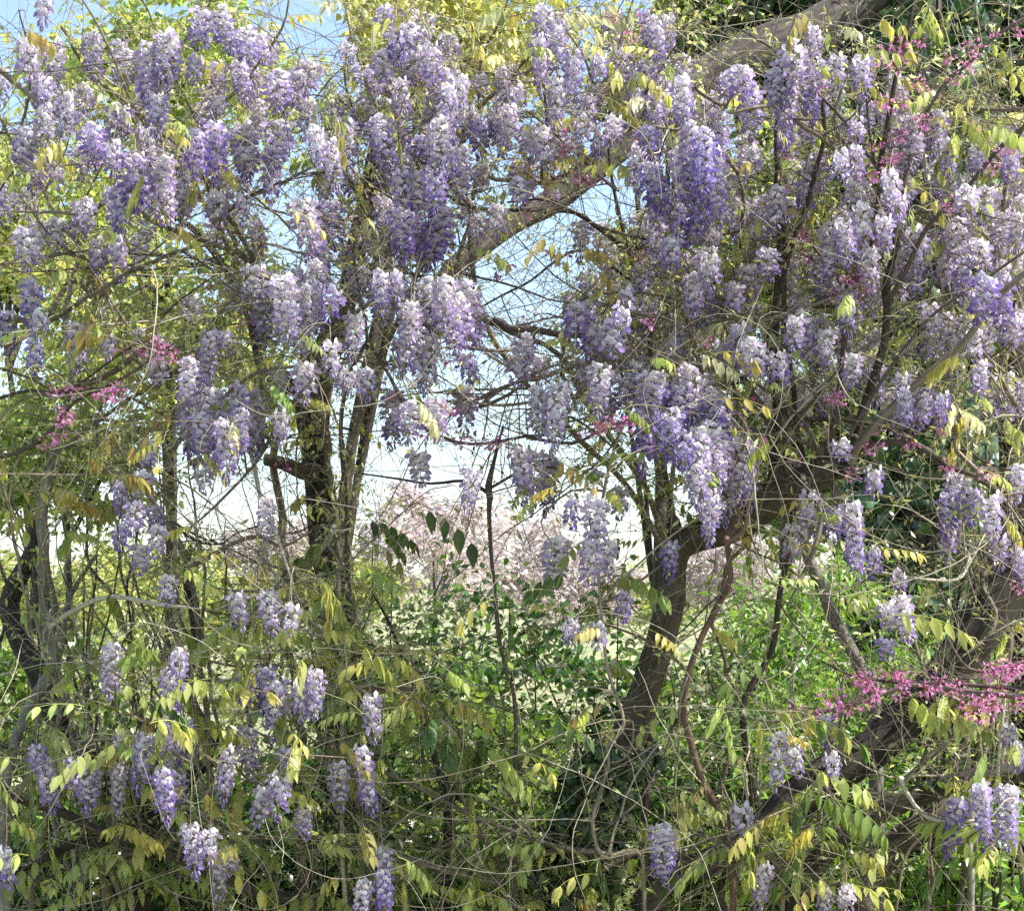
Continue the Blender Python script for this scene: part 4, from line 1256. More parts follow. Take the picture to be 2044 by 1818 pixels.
vine('mid', 'wisteria vine with a bundle of level stems crossing the sky gap', [(1200, 1818), (1285, 1440), (1345, 1190), (1300, 1000), (1190, 830), (1110, 704), (1032, 670), (967, 636), (900, 600)], (1.0, 0.1), 16, 7,
     [([(1015, 656), (1066, 655), (1127, 668), (1200, 665), (1300, 640), (1370, 600)], (0.2, 0.2), 14, 8, 'redbud_twig'), ([(1050, 760), (1144, 731), (1185, 720), (1270, 715), (1370, 724), (1440, 730)], (0.15, 0.0), 10, 7), ([(960, 810), (1010, 790), (1080, 740), (1150, 720)], (0.1, 0.0), 7, 5), ([(950, 800), (1010, 770), (1090, 755)], (0.15, 0.1), 6, 4),
      ([(1060, 690), (990, 700), (910, 690), (850, 700)], (0.2, 0.1), 8, 5), ([(1120, 740), (1130, 660), (1160, 600), (1210, 540)], (0.1, 0.0), 8, 5), ([(1150, 820), (1090, 800), (1000, 810), (870, 800), (790, 810)], (0.2, 0.1), 7, 5)])
vine('hang', 'pale bare wisteria stem hanging in loops before the leaning trunk', [(1290, 1818), (1270, 1695), (1219, 1711), (1192, 1690), (1185, 1639), (1195, 1595), (1212, 1527), (1209, 1490), (1233, 1469), (1245, 1442), (1233, 1391), (1209, 1306), (1199, 1204), (1190, 1100), (1205, 980), (1240, 860), (1290, 740), (1360, 650)], (-0.1, -0.1), 8, 6,
     [([(1245, 1442), (1262, 1440), (1263, 1480), (1245, 1515), (1220, 1522)], -0.1, 4, 3), ([(1205, 980), (1140, 980), (1080, 1040), (1100, 1080)], (-0.1, -0.1), 5, 3), ([(1199, 1204), (1250, 1180), (1330, 1120), (1390, 1060)], (-0.1, 0.0), 6, 4)], 'vine_bark', 'vine_bark')
vine('limb', 'reddish twisted wisteria stem winding round the bent limb with the biggest violet clusters', [(1462, 1818), (1458, 1704), (1434, 1612), (1400, 1544), (1369, 1459), (1363, 1408), (1376, 1340), (1393, 1289), (1437, 1210), (1458, 1149), (1451, 1081), (1470, 1020), (1470, 930), (1440, 840), (1400, 730), (1370, 640)], (-0.05, -0.05), 17, 9,
     [([(1440, 840), (1380, 790), (1330, 760), (1270, 740)], (-0.1, -0.1), 8, 5), ([(1470, 930), (1490, 860), (1480, 830)], (-0.1, -0.1), 7, 5), ([(1451, 1081), (1480, 1060), (1490, 1030), (1460, 1010)], -0.08, 9, 7), ([(1376, 1340), (1330, 1300), (1250, 1260), (1150, 1230)], (0.0, 0.2), 6, 4)], 'red_vine', 'red_vine')
vine('topright', 'wisteria vine on the twin brown stems beneath the topmost blue violet racemes', [(1430, 1818), (1500, 1600), (1480, 1420), (1545, 1280), (1560, 1149), (1584, 1040), (1604, 962), (1590, 840), (1567, 578), (1580, 493), (1604, 425), (1628, 340), (1648, 272), (1640, 190), (1600, 90)], (0.3, -0.1), 14, 8,
     [([(1604, 962), (1640, 1030), (1610, 1130), (1570, 1210)], (0.0, -0.05), 11, 7, 'vine_bark'), ([(1648, 272), (1580, 235), (1540, 210), (1460, 225), (1390, 250)], (-0.05, -0.1), 8, 5), ([(1675, 309), (1638, 275), (1584, 235), (1550, 160)], (-0.05, -0.1), 9, 5), ([(1706, 340), (1689, 289), (1665, 238), (1700, 120)], (0.1, 0.0), 11, 5, 'grey_bark'), ([(1590, 840), (1640, 780), (1700, 710), (1780, 660)], (0.1, 0.0), 8, 5)],
     'brown_bark', 'vine_bark')
vine('violet', 'wisteria vine bearing the long side by side violet curtains', [(1500, 1818), (1440, 1600), (1470, 1400), (1420, 1200), (1500, 1060), (1490, 900), (1450, 640), (1480, 480), (1470, 340), (1440, 210), (1490, 120)], (0.8, 0.0), 9, 6,
     [([(1440, 210), (1390, 180), (1350, 140)], (0, 0), 7, 4), ([(1470, 340), (1400, 260), (1350, 260), (1300, 250)], (0.1, -0.05), 8, 5), ([(1450, 640), (1400, 520), (1350, 480), (1330, 400)], (0.2, 0.1), 8, 5), ([(1480, 480), (1540, 480), (1600, 440), (1640, 360)], (0.2, 0.1), 8, 5), ([(1450, 640), (1520, 640), (1620, 610), (1730, 560)], (0.2, 0.0), 9, 6)])
vine('right', 'tall pale creeper stem with racemes beside the vine wrapped trunk', [(1940, 1818), (1928, 1400), (1937, 1150), (1913, 1091), (1917, 1030), (1910, 894), (1900, 809), (1893, 639), (1880, 450), (1840, 330), (1850, 220), (1900, 120)], (0.5, 0.2), 15, 6,
     [([(1937, 1115), (1920, 1150), (1880, 1160), (1800, 1150), (1700, 1130)], (0.3, 0.1), 7, 5, 'pale_twig'), ([(1880, 450), (1820, 430), (1780, 340)], (0.1, -0.05), 8, 5), ([(1890, 600), (1830, 450), (1760, 410), (1690, 440)], (0.2, 0.0), 8, 5), ([(1850, 230), (1920, 215), (2000, 220), (2060, 215)], (0.2, 0.1), 9, 7), ([(1905, 850), (1850, 770), (1800, 740), (1700, 700)], (0.2, 0.1), 7, 5), ([(1910, 900), (1950, 940), (2000, 990), (2040, 1050)], (0.2, 0.0), 9, 6)], 'grey_bark')
vine('farright', 'wisteria vine in rough coils round the vine wrapped trunk', [(2050, 1818), (2000, 1500), (2020, 1200), (1990, 1000), (2050, 860), (2000, 740), (2045, 640), (1995, 500), (2010, 350), (1960, 260), (2000, 150)], (0.7, 0.3), 16, 7,
     [([(1995, 500), (1940, 440), (1900, 420), (1850, 420)], (0.3, 0.0), 8, 5), ([(2010, 350), (2030, 280), (2060, 240)], (0.3, 0.1), 7, 5), ([(2000, 740), (1960, 700), (1930, 650)], (0.5, 0.2), 8, 5), ([(1990, 1000), (2010, 1080), (1960, 1160), (1990, 1240), (1900, 1330)], (0.6, 0.4), 12, 9), ([(2020, 1200), (1980, 1120), (2010, 1050), (2040, 960)], (0.6, 0.3), 10, 8), ([(2040, 1100), (1970, 1250), (1900, 1350), (1850, 1420)], (0.6, 0.45), 13, 9)], 'vine_bark')
vine('lowleft', 'low wisteria stem sagging like a log along the bottom, hung with racemes', [(640, 1840), (544, 1789), (476, 1762), (357, 1714), (289, 1680), (204, 1660), (136, 1626), (68, 1605), (7, 1581), (-40, 1560)], (0.15, 0.1), 26, 18,
     [([(30, 1600), (90, 1500), (160, 1480), (250, 1470), (330, 1440), (350, 1300)], (0.1, -0.1), 9, 5), ([(204, 1660), (150, 1680), (85, 1714), (20, 1745), (-20, 1760)], (0.2, 0.2), 18, 12, 'dark_bark'), ([(190, 1690), (240, 1670), (290, 1640), (340, 1650), (380, 1620)], 0.2, 14, 10, 'dark_bark'), ([(289, 1680), (250, 1520), (230, 1400), (225, 1290)], (0.1, 0.0), 6, 4), ([(357, 1714), (380, 1640), (430, 1640), (470, 1680)], (0.1, -0.05), 8, 4), ([(250, 1810), (200, 1740), (280, 1690), (330, 1660)], 0.3, 14, 10)], 'brown_bark')
vine('lowmid', 'wisteria vine with a smooth hook loop and racemes beside the ivy sheathed trunk', [(690, 1830), (683, 1697), (683, 1527), (680, 1500), (683, 1442), (666, 1391), (646, 1333), (639, 1282), (610, 1210), (560, 1170)], (0.25, 0.1), 10, 7,
     [([(680, 1500), (646, 1510), (592, 1498), (550, 1480), (490, 1450)], (0.2, 0.05), 7, 5), ([(650, 1340), (590, 1330), (530, 1325), (470, 1330), (380, 1310)], (0.1, 0.0), 7, 5), ([(610, 1210), (540, 1180), (470, 1180), (400, 1170)], (0.1, 0.0), 6, 4), ([(640, 1270), (500, 1230), (420, 1270), (330, 1330), (240, 1410)], (0.1, -0.1), 7, 4, 'pale_twig'), ([(592, 1498), (580, 1560), (500, 1560), (450, 1490)], (0.05, 0), 5, 4), ([(683, 1560), (640, 1620), (560, 1600), (440, 1740)], (0.2, 0.05), 8, 4, 'pale_twig')], 'pale_twig', 'vine_bark')
vine('lowcentre', 'reddish wisteria stem slanting through the bare trailing tangle', [(1000, 1830), (998, 1731), (974, 1687), (920, 1585), (869, 1476), (845, 1408), (828, 1374), (777, 1377), (720, 1370), (660, 1370)], (0.3, 0.0), 11, 8,
     [([(828, 1374), (800, 1300), (770, 1230), (740, 1180)], (0.1, 0.3), 8, 5, 'dark_bark'), ([(1250, 1710), (1117, 1690), (1015, 1656), (930, 1622), (828, 1568), (743, 1527), (700, 1500)], (0.2, 0.1), 10, 8, 'vine_bark'), ([(981, 1762), (862, 1728), (777, 1700), (740, 1690)], (0.2, 0.1), 9, 6, 'vine_bark'), ([(913, 1466), (845, 1408), (790, 1380)], (0.1, 0.0), 6, 5, 'pale_twig'), ([(740, 1690), (755, 1680), (765, 1690)], 0.05, 5, 4),
      ([(1195, 1748), (1168, 1714), (1117, 1690), (1060, 1675)], (0.3, 0.25), 14, 11, 'brown_bark'), ([(700, 1500), (722, 1490), (738, 1385)], (0.05, 0), 6, 4), ([(1151, 1790), (1202, 1738), (1287, 1700), (1380, 1690)], (0.25, 0.3), 15, 12, 'brown_bark')], 'red_vine', 'vine_bark')
vine('lowright', 'bare wisteria stem trailing over the massive slanting trunk', [(1560, 1830), (1560, 1740), (1600, 1700), (1720, 1620), (1800, 1560), (1900, 1470), (1960, 1400), (2060, 1330)], (0.0, 0.1), 10, 7,
     [([(1800, 1560), (1850, 1630), (1950, 1640), (2060, 1640)], (-0.05, -0.15), 8, 6, 'pale_twig'), ([(1960, 1640), (1990, 1570), (2000, 1450), (2010, 1340)], (-0.1, -0.15), 7, 5, 'pale_twig'), ([(1700, 1640), (1600, 1500), (1570, 1440)], (-0.05, -0.1), 6, 4), ([(1560, 1740), (1480, 1640), (1440, 1560)], (-0.05, -0.1), 7, 4), ([(1560, 1790), (1640, 1770), (1700, 1760)], (-0.05, -0.1), 6, 4), ([(1900, 1470), (1840, 1330), (1800, 1190), (1760, 1130)], (0.1, 0.1), 8, 5), ([(1560, 1740), (1430, 1680), (1330, 1640)], (-0.05, -0.15), 8, 4)], 'vine_bark')



def poles(plant, n, xb, xt, yt, Yr, w, mats):
    for q in range(n):
        x0, x1, y1, Y0 = random.uniform(*xb), random.uniform(*xt), random.uniform(*yt), random.uniform(*Yr)
        m_ = random.randint(4, 6)
        pts = [(x0 + (x1 - x0) * i / m_ + random.gauss(0, 14), 1790 + (y1 - 1790) * i / m_) for i in range(m_ + 1)]
        pp = poly(pts, (Y0, Y0 + random.uniform(-0.2, 0.2)))
        w_ = random.uniform(*w)
        rr = rads(w_, w_ * 0.7, len(pp))
        plant.stem('stem', [ground(pp[0])] + pp, [rr[0]] + rr[:-1] + [0.0015], M[random.choice(mats)], 6, 0.05, 0.05, wob=0.03, nodes=False)


poles(VN['left'], 16, (-40, 330), (-20, 300), (850, 1150), (0.3, 1.2), (4, 12), ('vine_bark', 'vine_bark', 'brown_bark', 'pale_twig'))
poles(VN['leftmid'], 14, (200, 560), (150, 520), (900, 1250), (0.3, 1.2), (4, 11), ('vine_bark', 'brown_bark', 'pale_twig'))
poles(VN['farright'], 22, (1760, 2000), (1930, 2080), (950, 1250), (0.5, 1.1), (5, 12), ('dark_bark', 'brown_bark', 'vine_bark'))
poles(VN['lowcentre'], 8, (850, 1100), (780, 1150), (1250, 1450), (0.4, 1.2), (3, 6), ('vine_bark', 'brown_bark'))
poles(VN['lowright'], 10, (1450, 1700), (1480, 1800), (1150, 1400), (0.3, 1.1), (4, 8), ('vine_bark', 'brown_bark', 'pale_twig'))
RC = [  # racemes read from the photograph: x, top, bottom, width
    (90, -10, 50, 35), (55, 90, 150, 50), (92, 163, 205, 30), (88, 222, 288, 40), (132, 200, 252, 42), (52, 262, 344, 50), (184, 262, 326, 55), (226, 294, 343, 36), (295, 98, 200, 50), (335, 75, 155, 60), (390, 118, 160, 28), (405, 35, 90, 55), (440, 30, 100, 55), (490, 70, 118, 55), (480, 130, 197, 40), (556, 155, 218, 60), (318, 205, 268, 45), (238, 220, 265, 50), (430, 255, 360, 50, 'd'), (390, 270, 345, 45, 'd'), (490, 258, 360, 55, 'm'), (558, 250, 342, 70, 'm'), (632, 265, 325, 35), (660, 290, 378, 45), (270, 316, 410, 60), (325, 320, 380, 60), (325, 365, 440, 55, 'p'), (285, 360, 415, 50), (250, 380, 460, 55), (370, 365, 450, 50), (436, 390, 443, 50, 'p'), (171, 407, 456, 38), (486, 400, 440, 30), (660, 412, 488, 50, 'd'), (630, 470, 524, 35, 'd'), (605, 410, 490, 60), (228, 478, 556, 40), (197, 490, 540, 40), (58, 470, 530, 60, 'p'), (62, 570, 650, 40), (508, 540, 595, 55, 'p'), (565, 555, 680, 60, 'p'), (628, 528, 640, 40, 'p'),
    (765, 25, 60, 40), (815, 60, 100, 55), (842, 65, 105, 35), (790, 80, 120, 40, 'd'), (765, 115, 160, 50), (822, 110, 160, 60), (862, 110, 180, 45), (693, 95, 120, 35), (720, 140, 160, 40), (1085, 25, 62, 50), (1107, 65, 157, 48, 'm'), (1075, 80, 185, 30), (1148, 115, 195, 36), (1112, 172, 250, 36), (1172, 200, 248, 36), (1198, 122, 155, 25), (1085, 265, 332, 45), (1225, 243, 285, 35), (918, 160, 200, 40), (895, 180, 210, 30), (1032, 180, 212, 40, 'p'), (960, 158, 180, 30), (902, 215, 255, 35), (755, 243, 330, 55), (795, 255, 310, 50), (692, 252, 348, 42), (876, 245, 340, 55), (845, 280, 320, 50), (960, 245, 308, 40), (993, 228, 305, 42), (920, 298, 390, 40), (800, 350, 430, 40, 'm'), (838, 345, 430, 60), (1035, 365, 405, 40), (805, 425, 520, 60, 'd'), (842, 455, 530, 45, 'd'), (882, 420, 535, 60), (745, 475, 540, 70), (930, 405, 440, 40), (952, 438, 478, 40, 'p'), (992, 420, 465, 40), (1295, 262, 310, 40, 'd'), (1300, 335, 425, 50, 'd'), (1360, 165, 240, 40), (1342, 420, 448, 40), (1342, 485, 530, 40), (724, 545, 605, 50, 'p'), (760, 555, 615, 40), (788, 555, 592, 22), (850, 570, 660, 50, 'p'), (890, 565, 650, 50, 'p'), (930, 570, 690, 50, 'p'), (1247, 580, 606, 35), (1280, 300, 380, 46), (1320, 380, 450, 44), (870, 350, 420, 50), (770, 400, 470, 46),
    (1362, 165, 245, 35), (1480, 143, 190, 55), (1497, 184, 275, 50), (1450, 160, 190, 30), (1622, 62, 100, 28), (1585, 100, 180, 60, 'p'), (1618, 110, 180, 50), (1548, 150, 220, 45), (1575, 170, 240, 50), (1618, 180, 245, 25, 'd'), (1570, 235, 300, 32), (1670, 120, 165, 22, 'p'), (1720, 125, 195, 42, 'm'), (1440, 232, 345, 42, 'm'), (1405, 270, 390, 55, 'd'), (1408, 375, 490, 42, 'd'), (1362, 305, 410, 55, 'm'), (1435, 370, 450, 40), (1355, 400, 475, 40), (1520, 400, 450, 45), (1612, 365, 428, 36, 'd'), (1775, 350, 432, 38, 'p'), (1793, 390, 430, 40), (1685, 450, 525, 45, 'm'), (1720, 420, 480, 40), (1762, 440, 490, 40), (1820, 245, 345, 60, 'p'), (1890, 290, 345, 38), (1952, 300, 345, 36), (2015, 296, 356, 36), (1825, 465, 540, 55, 'p'), (1735, 505, 566, 40, 'p'), (1970, 385, 438, 50, 'p'), (1930, 380, 420, 50, 'p'), (1910, 450, 515, 60, 'p'), (1955, 490, 540, 50, 'p'), (1920, 530, 580, 40, 'd'), (2000, 430, 490, 50, 'p'), (2030, 435, 500, 30, 'p'), (1970, 560, 640, 60, 'd'), (2000, 560, 650, 50, 'd'), (1492, 540, 590, 45), (1465, 575, 620, 40), (1535, 505, 550, 50), (1415, 515, 568, 50), (1710, 300, 350, 30), (1680, 310, 345, 40), (1712, 250, 280, 30),
    (14, 632, 703, 40, 'd'), (70, 690, 740, 28, 'd'), (80, 630, 668, 30), (155, 660, 735, 45), (215, 680, 710, 25), (520, 622, 685, 36, 'd'), (575, 590, 672, 40, 'p'), (612, 580, 672, 40), (665, 590, 630, 45), (660, 690, 742, 38, 'p'), (420, 668, 778, 40, 'm'), (445, 670, 700, 40, 'p'), (378, 727, 815, 40, 'p'), (313, 722, 757, 38, 'p'), (608, 735, 795, 55, 'p'), (435, 810, 945, 45, 'p'), (400, 830, 920, 45, 'm'), (470, 800, 905, 50, 'm'), (500, 810, 910, 45, 'm'), (385, 850, 925, 35, 'd'), (405, 940, 975, 28, 'p'), (485, 775, 810, 45), (455, 800, 890, 48, 'p'), (560, 830, 880, 25, 'p'), (303, 888, 950, 36, 'm'), (285, 952, 995, 45, 'p'), (240, 975, 1015, 28), (268, 1010, 1062, 40, 'm'), (305, 1018, 1060, 40), (315, 1058, 1105, 34), (243, 1060, 1088, 24), (282, 1096, 1140, 38, 'p'), (337, 1158, 1200, 34, 'p'), (530, 1000, 1070, 30), (675, 740, 780, 30, 'p'),
    (710, 635, 712, 40, 'p'), (695, 745, 778, 40, 'p'), (732, 745, 795, 35), (797, 690, 745, 35), (820, 615, 680, 40), (838, 665, 775, 40, 'p'), (862, 680, 785, 36, 'p'), (865, 600, 660, 60, 'd'), (915, 605, 685, 60, 'm'), (947, 620, 690, 45, 'm'), (930, 715, 760, 40, 'd'), (785, 790, 890, 45, 'm'), (820, 815, 880, 60, 'm'), (865, 805, 875, 50), (932, 785, 865, 44, 'm'), (1045, 680, 715, 45), (1035, 720, 760, 50, 'p'), (1075, 720, 760, 40, 'p'), (1150, 620, 680, 50), (1178, 600, 665, 40), (1225, 655, 710, 60), (1180, 665, 705, 50), (1245, 620, 660, 40), (1115, 770, 900, 45, 'p'), (1075, 780, 870, 40, 'p'), (1200, 735, 830, 50, 'p'), (1205, 790, 850, 40, 'p'), (1165, 730, 770, 30), (1305, 750, 800, 60, 'p'), (1290, 800, 945, 50, 'd'), (1320, 780, 880, 55, 'm'), (1355, 775, 895, 50, 'd'), (1375, 740, 850, 55, 'p'), (1415, 790, 870, 45, 'd'), (1395, 860, 1000, 55, 'p'), (1432, 880, 980, 50, 'p'), (1465, 855, 1030, 50, 'p'), (1495, 890, 1015, 36, 'm'), (1418, 990, 1085, 40, 'm'), (1365, 870, 930, 45), (1340, 830, 910, 50, 'd'), (838, 910, 962, 45, 'p'), (943, 940, 1015, 38), (1035, 900, 1005, 40), (1070, 905, 1022, 50, 'p'), (1100, 920, 1025, 36), (1140, 1010, 1045, 26), (1190, 1005, 1090, 55), (1240, 982, 1030, 36, 'p'), (1110, 1080, 1170, 60), (1180, 1090, 1160, 45), (1215, 1090, 1150, 35, 'p'), (1338, 1090, 1155, 28, 'd'), (1190, 945, 965, 30),
    (1330, 800, 930, 52, 'm'), (1380, 785, 900, 54, 'm'), (1440, 800, 900, 50, 'd'), (1385, 900, 1010, 50, 'p'), (1440, 900, 1045, 52, 'p'), (1482, 880, 1000, 46, 'p'), (1420, 850, 965, 52, 'p'), (1300, 770, 880, 50, 'm'), (1400, 760, 850, 50, 'p'),
    (420, 790, 900, 50, 'p'), (450, 850, 960, 48, 'm'), (515, 800, 900, 46, 'p'), (480, 830, 920, 48, 'm'), (375, 820, 900, 42, 'm'), (395, 770, 850, 40, 'p'), (1380, 260, 385, 48, 'm'), (1425, 300, 425, 46, 'm'), (1390, 330, 455, 46, 'd'), (1600, 120, 215, 52, 'p'), (1560, 130, 205, 44, 'm'), (820, 640, 740, 46, 'p'), (900, 600, 700, 50, 'm'),
    (1441, 697, 735, 40, 'p'), (1502, 690, 745, 60, 'p'), (1470, 690, 740, 50, 'p'), (1553, 715, 765, 50), (1587, 640, 690, 40), (1648, 668, 720, 36), (1700, 715, 760, 40), (1800, 755, 800, 24), (1805, 795, 840, 30), (1842, 785, 850, 48), (1880, 800, 840, 24, 'd'), (1957, 735, 785, 36), (2025, 645, 690, 30), (1945, 670, 715, 40), (1617, 990, 1065, 45), (1580, 1058, 1112, 40), (1665, 1020, 1080, 40), (1703, 1010, 1150, 40, 'm'), (1747, 1110, 1145, 32), (1795, 1148, 1175, 30), (1907, 950, 1000, 38, 'p'), (1890, 995, 1070, 36, 'd'), (1897, 1045, 1122, 36), (1940, 985, 1040, 40, 'd'), (1975, 995, 1075, 45, 'p'), (1995, 1075, 1130, 40), (2030, 1100, 1165, 30), (2032, 940, 1000, 30), (1677, 885, 910, 40), (1745, 945, 985, 36),
    (224, 1296, 1390, 44, 'p'), (353, 1305, 1370, 24), (338, 1345, 1450, 38, 'm'), (345, 1440, 1520, 42, 'm'), (368, 1445, 1522, 40, 'd'), (490, 1348, 1430, 42), (530, 1338, 1425, 40, 'd'), (553, 1365, 1475, 46, 'm'), (597, 1368, 1430, 34, 'm'), (630, 1342, 1430, 38, 'm'), (473, 1190, 1250, 36, 'p'), (535, 1190, 1260, 40, 'p'), (583, 1215, 1262, 30, 'p'), (490, 1460, 1552, 38), (455, 1498, 1602, 32, 'm'), (572, 1508, 1548, 34, 'd'), (560, 1555, 1632, 46), (525, 1578, 1640, 36, 'p'), (606, 1622, 1666, 34), (288, 1475, 1580, 42, 'm'), (240, 1470, 1505, 36), (87, 1520, 1620, 38, 'm'), (72, 1500, 1530, 24), (146, 1525, 1580, 30, 'd'), (178, 1530, 1620, 48, 'm'), (235, 1530, 1625, 32), (328, 1540, 1640, 46), (358, 1550, 1612, 30), (380, 1655, 1750, 42, 'm'), (420, 1665, 1715, 36, 'p'), (435, 1715, 1790, 34, 'p'), (458, 1700, 1742, 28, 'p'), (12, 1705, 1765, 34),
    (738, 1395, 1476, 40, 'p'), (722, 1498, 1624, 38, 'm'), (678, 1530, 1610, 40), (765, 1705, 1760, 34, 'm'), (766, 1750, 1825, 36, 'd'), (725, 1765, 1830, 36), (1325, 1655, 1770, 54, 'm'), (1195, 1250, 1285, 30), (1140, 1245, 1275, 22), (1245, 1195, 1232, 24, 'd'),
    (1770, 1210, 1245, 36), (1797, 1200, 1275, 42), (1770, 1285, 1308, 36), (1645, 1440, 1485, 30, 'd'), (1552, 1470, 1500, 40), (1555, 1510, 1570, 32, 'p'), (1585, 1500, 1545, 22, 'p'), (1660, 1510, 1545, 24, 'p'), (1482, 1610, 1650, 40, 'p'), (1524, 1735, 1818, 36, 'm'), (1690, 1775, 1810, 30, 'p'), (1645, 1780, 1818, 30), (1910, 1600, 1710, 44, 'd'), (1955, 1570, 1670, 40, 'm'), (1975, 1660, 1700, 36, 'd'), (2015, 1575, 1695, 50, 'm'), (2030, 1490, 1530, 30, 'p'), (2015, 1455, 1490, 30)]
SPLIT_ZONE = [(224, 1296), (338, 1345), (345, 1440), (368, 1445), (553, 1365), (630, 1342), (455, 1498), (178, 1530), (328, 1540), (87, 1520), (380, 1655), (738, 1395), (722, 1498), (1325, 1655), (1910, 1600), (1955, 1570), (1107, 65), (1703, 1010), (1524, 1735), (1465, 855), (1418, 990), (420, 668), (560, 1555), (490, 1348)]
RC.sort(key=lambda q: -q[1])
vkeys = list(VN)
main_px = {k: np.stack(PX(VN[k].N), -1) for k in vkeys}
ONLYLOW = {'lowleft', 'lowmid', 'lowcentre', 'lowright'}


def pick_vine(x_, y_):
    best, bd = None, 1e9
    for k in vkeys:
        d = main_px[k] - np.array([x_, y_ - 25])
        w_ = np.sqrt((d ** 2).sum(1)).min() + (25 if k == 'hang' else 0)
        if w_ < bd:
            best, bd = k, w_
    return VN[best], bd


order = []
for q in RC:
    pl, dist = pick_vine(q[0], q[1])
    order.append((dist, pl, q))
order.sort(key=lambda t: t[0])
for dist, pl, q in order:
    x_, y0, y1, w_ = q[:4]
    tone = q[4] if len(q) > 4 else random.choice('ppmmd' if y0 > 200 else 'ppmm')
    i = np.argmin(((np.stack(PX(pl.N), -1) - np.array([x_, y0 - 15])) ** 2).sum(1))
    Y = pl.N[i][1] * 0.5 + random.uniform(-0.42, 0.02)
    if y0 > 1150:
        Y = random.uniform(-0.45, -0.12)
    add_raceme(pl, x_, y0 - 4, y1 + 4, w_ * 1.05, tone, max(-0.5, Y), (x_, y0) in SPLIT_ZONE)
# paler racemes further back in the crown
back = [(x_, y_) for x_, y_ in zip(rng.uniform(0, 2044, 900), np.abs(rng.normal(0.6, 1, 900)) * 280 + 20)]
back += [(x_, y_) for x_, y_ in zip(rng.uniform(1000, 2044, 150), rng.uniform(330, 800, 150))]
back += [(1300, 760), (1330, 790), (1400, 830), (1440, 830), (1380, 900), (1450, 960), (1410, 930), (1480, 940), (1345, 850), (1310, 860), (880, 560), (905, 590), (940, 580), (860, 620)]
back.reverse()
nb = 0
for x_, y_ in back:
    if nb >= 430 or y_ > 965:
        continue
    if any(((x_ - g[0]) / g[2]) ** 2 + ((y_ + 30 - g[1]) / g[3]) ** 2 < 1.8 for g in GAPS) or (x_ > 1370 and y_ < 150) or (x_ > 1830 and y_ < 230) or (x_ < 760 and y_ < 70) or (900 < x_ < 1060 and y_ < 140) or (x_ < 250 and y_ > 450):
        continue
    pl, _ = pick_vine(x_, y_)
    ln = random.uniform(38, 85)
    add_raceme(pl, x_, y_, y_ + ln, random.uniform(32, 50), random.choice('ppm'), random.uniform(-0.1, 1.0), False)
    nb += 1

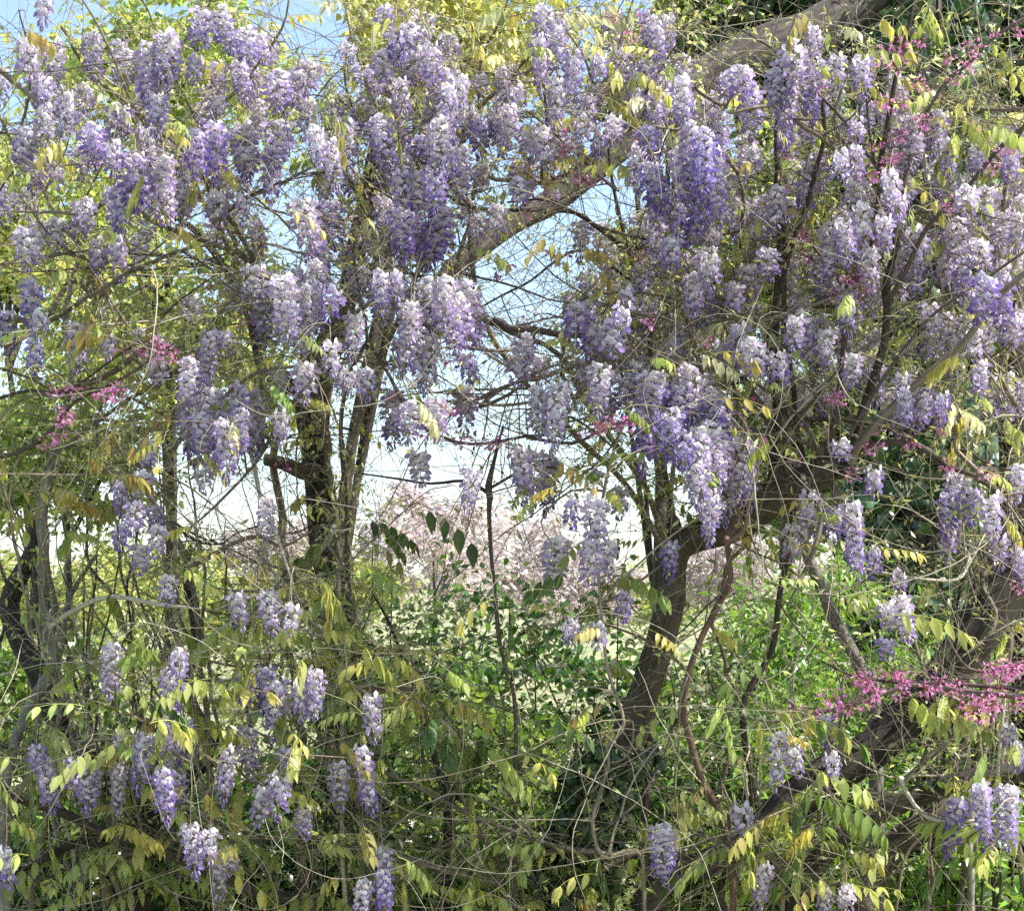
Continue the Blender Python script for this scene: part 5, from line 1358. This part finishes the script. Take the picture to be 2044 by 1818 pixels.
LV = [  # compound leaves read from the photograph: x, y, tone, size
    (544, 1303, 'y', 1.1), (600, 1170, 'y', 1), (640, 1265, 'y', 1.2), (680, 1330, 'y', 1.2), (720, 1330, 'y', 1.1), (780, 1310, 'y', 1.2), (452, 1293, 'l', 1.2), (578, 1465, 'y', 1), (265, 1483, 'l', 1.2), (190, 1500, 'l', 1.4), (592, 1585, 'y', 1), (490, 1687, 'y', 1.1), (20, 1640, 'y', 1.1), (677, 1755, 'y', 1.2), (432, 1600, 'l', 1), (280, 1400, 'd', 1.5), (90, 1400, 'g', 1.2), (120, 1500, 'l', 1.3), (40, 1520, 'l', 1.3), (310, 1480, 'l', 1.2), (420, 1260, 'l', 1.1), (500, 1250, 'l', 1.3), (470, 1330, 'y', 1),
    (780, 1318, 'y', 1.2), (709, 1325, 'y', 1), (690, 1735, 'y', 1.1), (777, 1735, 'y', 1.2), (1270, 1600, 'l', 1.4), (1331, 1590, 'y', 1.4), (1144, 1796, 'b', 1.1), (1190, 1800, 'y', 1), (860, 1380, 'y', 0.8),
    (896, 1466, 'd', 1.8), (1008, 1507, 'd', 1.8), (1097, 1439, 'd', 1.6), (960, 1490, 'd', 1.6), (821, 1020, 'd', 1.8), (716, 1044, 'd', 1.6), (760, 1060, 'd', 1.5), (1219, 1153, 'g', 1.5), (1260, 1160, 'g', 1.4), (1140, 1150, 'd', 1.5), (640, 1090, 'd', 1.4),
    (1801, 1388, 'l', 1.8), (1860, 1400, 'l', 1.7), (1879, 1432, 'l', 1.6), (1907, 1400, 'y', 1.5), (1471, 1400, 'g', 1.6), (1543, 1432, 'g', 1.6), (1600, 1450, 'd', 1.5), (1587, 1646, 'g', 1.5), (1519, 1646, 'y', 1.3), (1376, 1620, 'y', 1.4), (1621, 1568, 'd', 1.5), (1587, 1770, 'g', 1.5), (1655, 1755, 'y', 1.4), (1465, 1738, 'g', 1.5), (1689, 1704, 'y', 1.1), (1500, 1690, 'g', 1.4), (1560, 1700, 'g', 1.5), (1640, 1660, 'l', 1.2), (1700, 1600, 'y', 1.0),
    (1924, 826, 'y', 1.5), (1995, 833, 'l', 1.6), (2010, 860, 'l', 1.4), (1927, 714, 'y', 1.3), (1820, 720, 'y', 1.1), (2022, 1003, 'l', 1.4), (2010, 1040, 'y', 1.3),
    (1621, 30, 'b', 1.2), (1672, 68, 'l', 1.3), (1757, 48, 'y', 1.3), (1790, 45, 'y', 1.2), (1764, 155, 'y', 1.3), (1700, 160, 'y', 1.2), (1690, 110, 'l', 1.2), (1975, 143, 'y', 1.3), (1879, 187, 'l', 1.3), (1920, 190, 'y', 1.2), (1955, 195, 'y', 1.2), (1910, 262, 'l', 1.8), (1960, 255, 'l', 1.6), (1502, 337, 'y', 1), (2030, 140, 'y', 1.2), (1830, 40, 'g', 1.1), (1870, 30, 'g', 1),
    (896, 5, 'y', 1.2), (933, 36, 'y', 1.2), (967, 10, 'g', 1.4), (1022, 22, 'y', 1.3), (818, 40, 'y', 1.1), (1236, 146, 'y', 1.3), (1267, 150, 'y', 1.2), (1304, 140, 'l', 1.3), (1331, 145, 'l', 1.2), (1192, 245, 'y', 1.2), (1178, 322, 'y', 1.3), (944, 500, 'l', 1.2), (1063, 473, 'b', 1.1), (1083, 486, 'b', 1), (1158, 503, 'b', 1.2), (1192, 541, 'b', 1.2), (870, 500, 'l', 1.1), (726, 432, 's', 1.3), (1040, 110, 'l', 1.2), (1060, 90, 'y', 1.1),
    (136, 290, 'y', 1.4), (105, 305, 'y', 1.1), (44, 68, 'b', 1.3), (231, 456, 'l', 1.3), (320, 442, 'y', 1.2), (345, 455, 'y', 1.1), (109, 622, 'd', 1.4), (184, 632, 'b', 1.4), (204, 650, 'b', 1.3), (230, 665, 'b', 1.1), (238, 860, 'b', 1.3), (340, 867, 'b', 1.4), (350, 830, 'b', 1.2), (218, 955, 'b', 1.5), (24, 986, 'b', 1.2), (88, 989, 'b', 1.4), (100, 1010, 'b', 1.2), (544, 775, 'g', 1.5), (503, 717, 'g', 1.3), (653, 1085, 'g', 1.4), (629, 1159, 'y', 1.4), (655, 1170, 'y', 1.3), (135, 1070, 'g', 1.1), (580, 850, 'g', 1.1)]
lv = []
for q in LV:
    pl, dist = pick_vine(q[0], q[1] + 20)
    lv.append((dist, pl, q))
lv.sort(key=lambda t: t[0])
for dist, pl, (x_, y_, tn, sz) in lv:
    i = np.argmin(((np.stack(PX(pl.N), -1) - np.array([x_, y_])) ** 2).sum(1))
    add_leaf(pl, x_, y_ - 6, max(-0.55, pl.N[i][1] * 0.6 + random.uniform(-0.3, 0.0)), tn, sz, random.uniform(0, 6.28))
# further compound leaves through the crowns
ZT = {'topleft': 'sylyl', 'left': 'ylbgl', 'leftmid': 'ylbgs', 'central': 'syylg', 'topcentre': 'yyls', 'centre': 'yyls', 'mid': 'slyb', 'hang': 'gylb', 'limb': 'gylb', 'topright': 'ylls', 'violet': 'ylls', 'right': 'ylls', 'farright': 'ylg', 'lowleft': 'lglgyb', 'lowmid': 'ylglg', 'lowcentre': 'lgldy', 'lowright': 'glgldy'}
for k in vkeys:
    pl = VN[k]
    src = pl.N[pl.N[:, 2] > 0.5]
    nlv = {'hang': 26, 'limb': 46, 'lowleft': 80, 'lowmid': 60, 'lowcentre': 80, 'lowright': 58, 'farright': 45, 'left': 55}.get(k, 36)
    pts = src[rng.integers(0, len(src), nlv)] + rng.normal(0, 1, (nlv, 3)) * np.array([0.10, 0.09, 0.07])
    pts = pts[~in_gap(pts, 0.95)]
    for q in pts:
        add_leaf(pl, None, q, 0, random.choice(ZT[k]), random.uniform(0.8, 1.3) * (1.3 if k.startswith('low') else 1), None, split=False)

TG = {'topleft': (80, 1500, 6500, 'sslyg'), 'left': (75, 1100, 4500, 'slyg'), 'leftmid': (75, 1000, 3800, 'slyg'), 'central': (70, 1000, 3600, 'sslyg'), 'topcentre': (70, 1000, 4500, 'sylly'), 'centre': (70, 900, 3600, 'sylg'), 'mid': (70, 900, 3000, 'ssly'), 'hang': (45, 400, 1500, 'slyg'),
      'limb': (60, 700, 2400, 'slyg'), 'topright': (60, 900, 4000, 'sslyg'), 'violet': (65, 900, 3800, 'sslyg'), 'right': (70, 1000, 4200, 'sslyg'), 'farright': (80, 1000, 3800, 'sslyg'), 'lowleft': (85, 900, 2600, 'slygd'), 'lowmid': (75, 800, 2400, 'slyg'), 'lowcentre': (110, 1000, 2600, 'slgd'), 'lowright': (75, 800, 1700, 'slgd')}
for k, (a, b_, c_, tn) in TG.items():
    lo = k.startswith('low')
    tangle(VN[k], int(a * (1.0 if lo else 1.4)), int(b_ * (0.45 if lo else 0.85)), int(c_ * 0.75), tn)
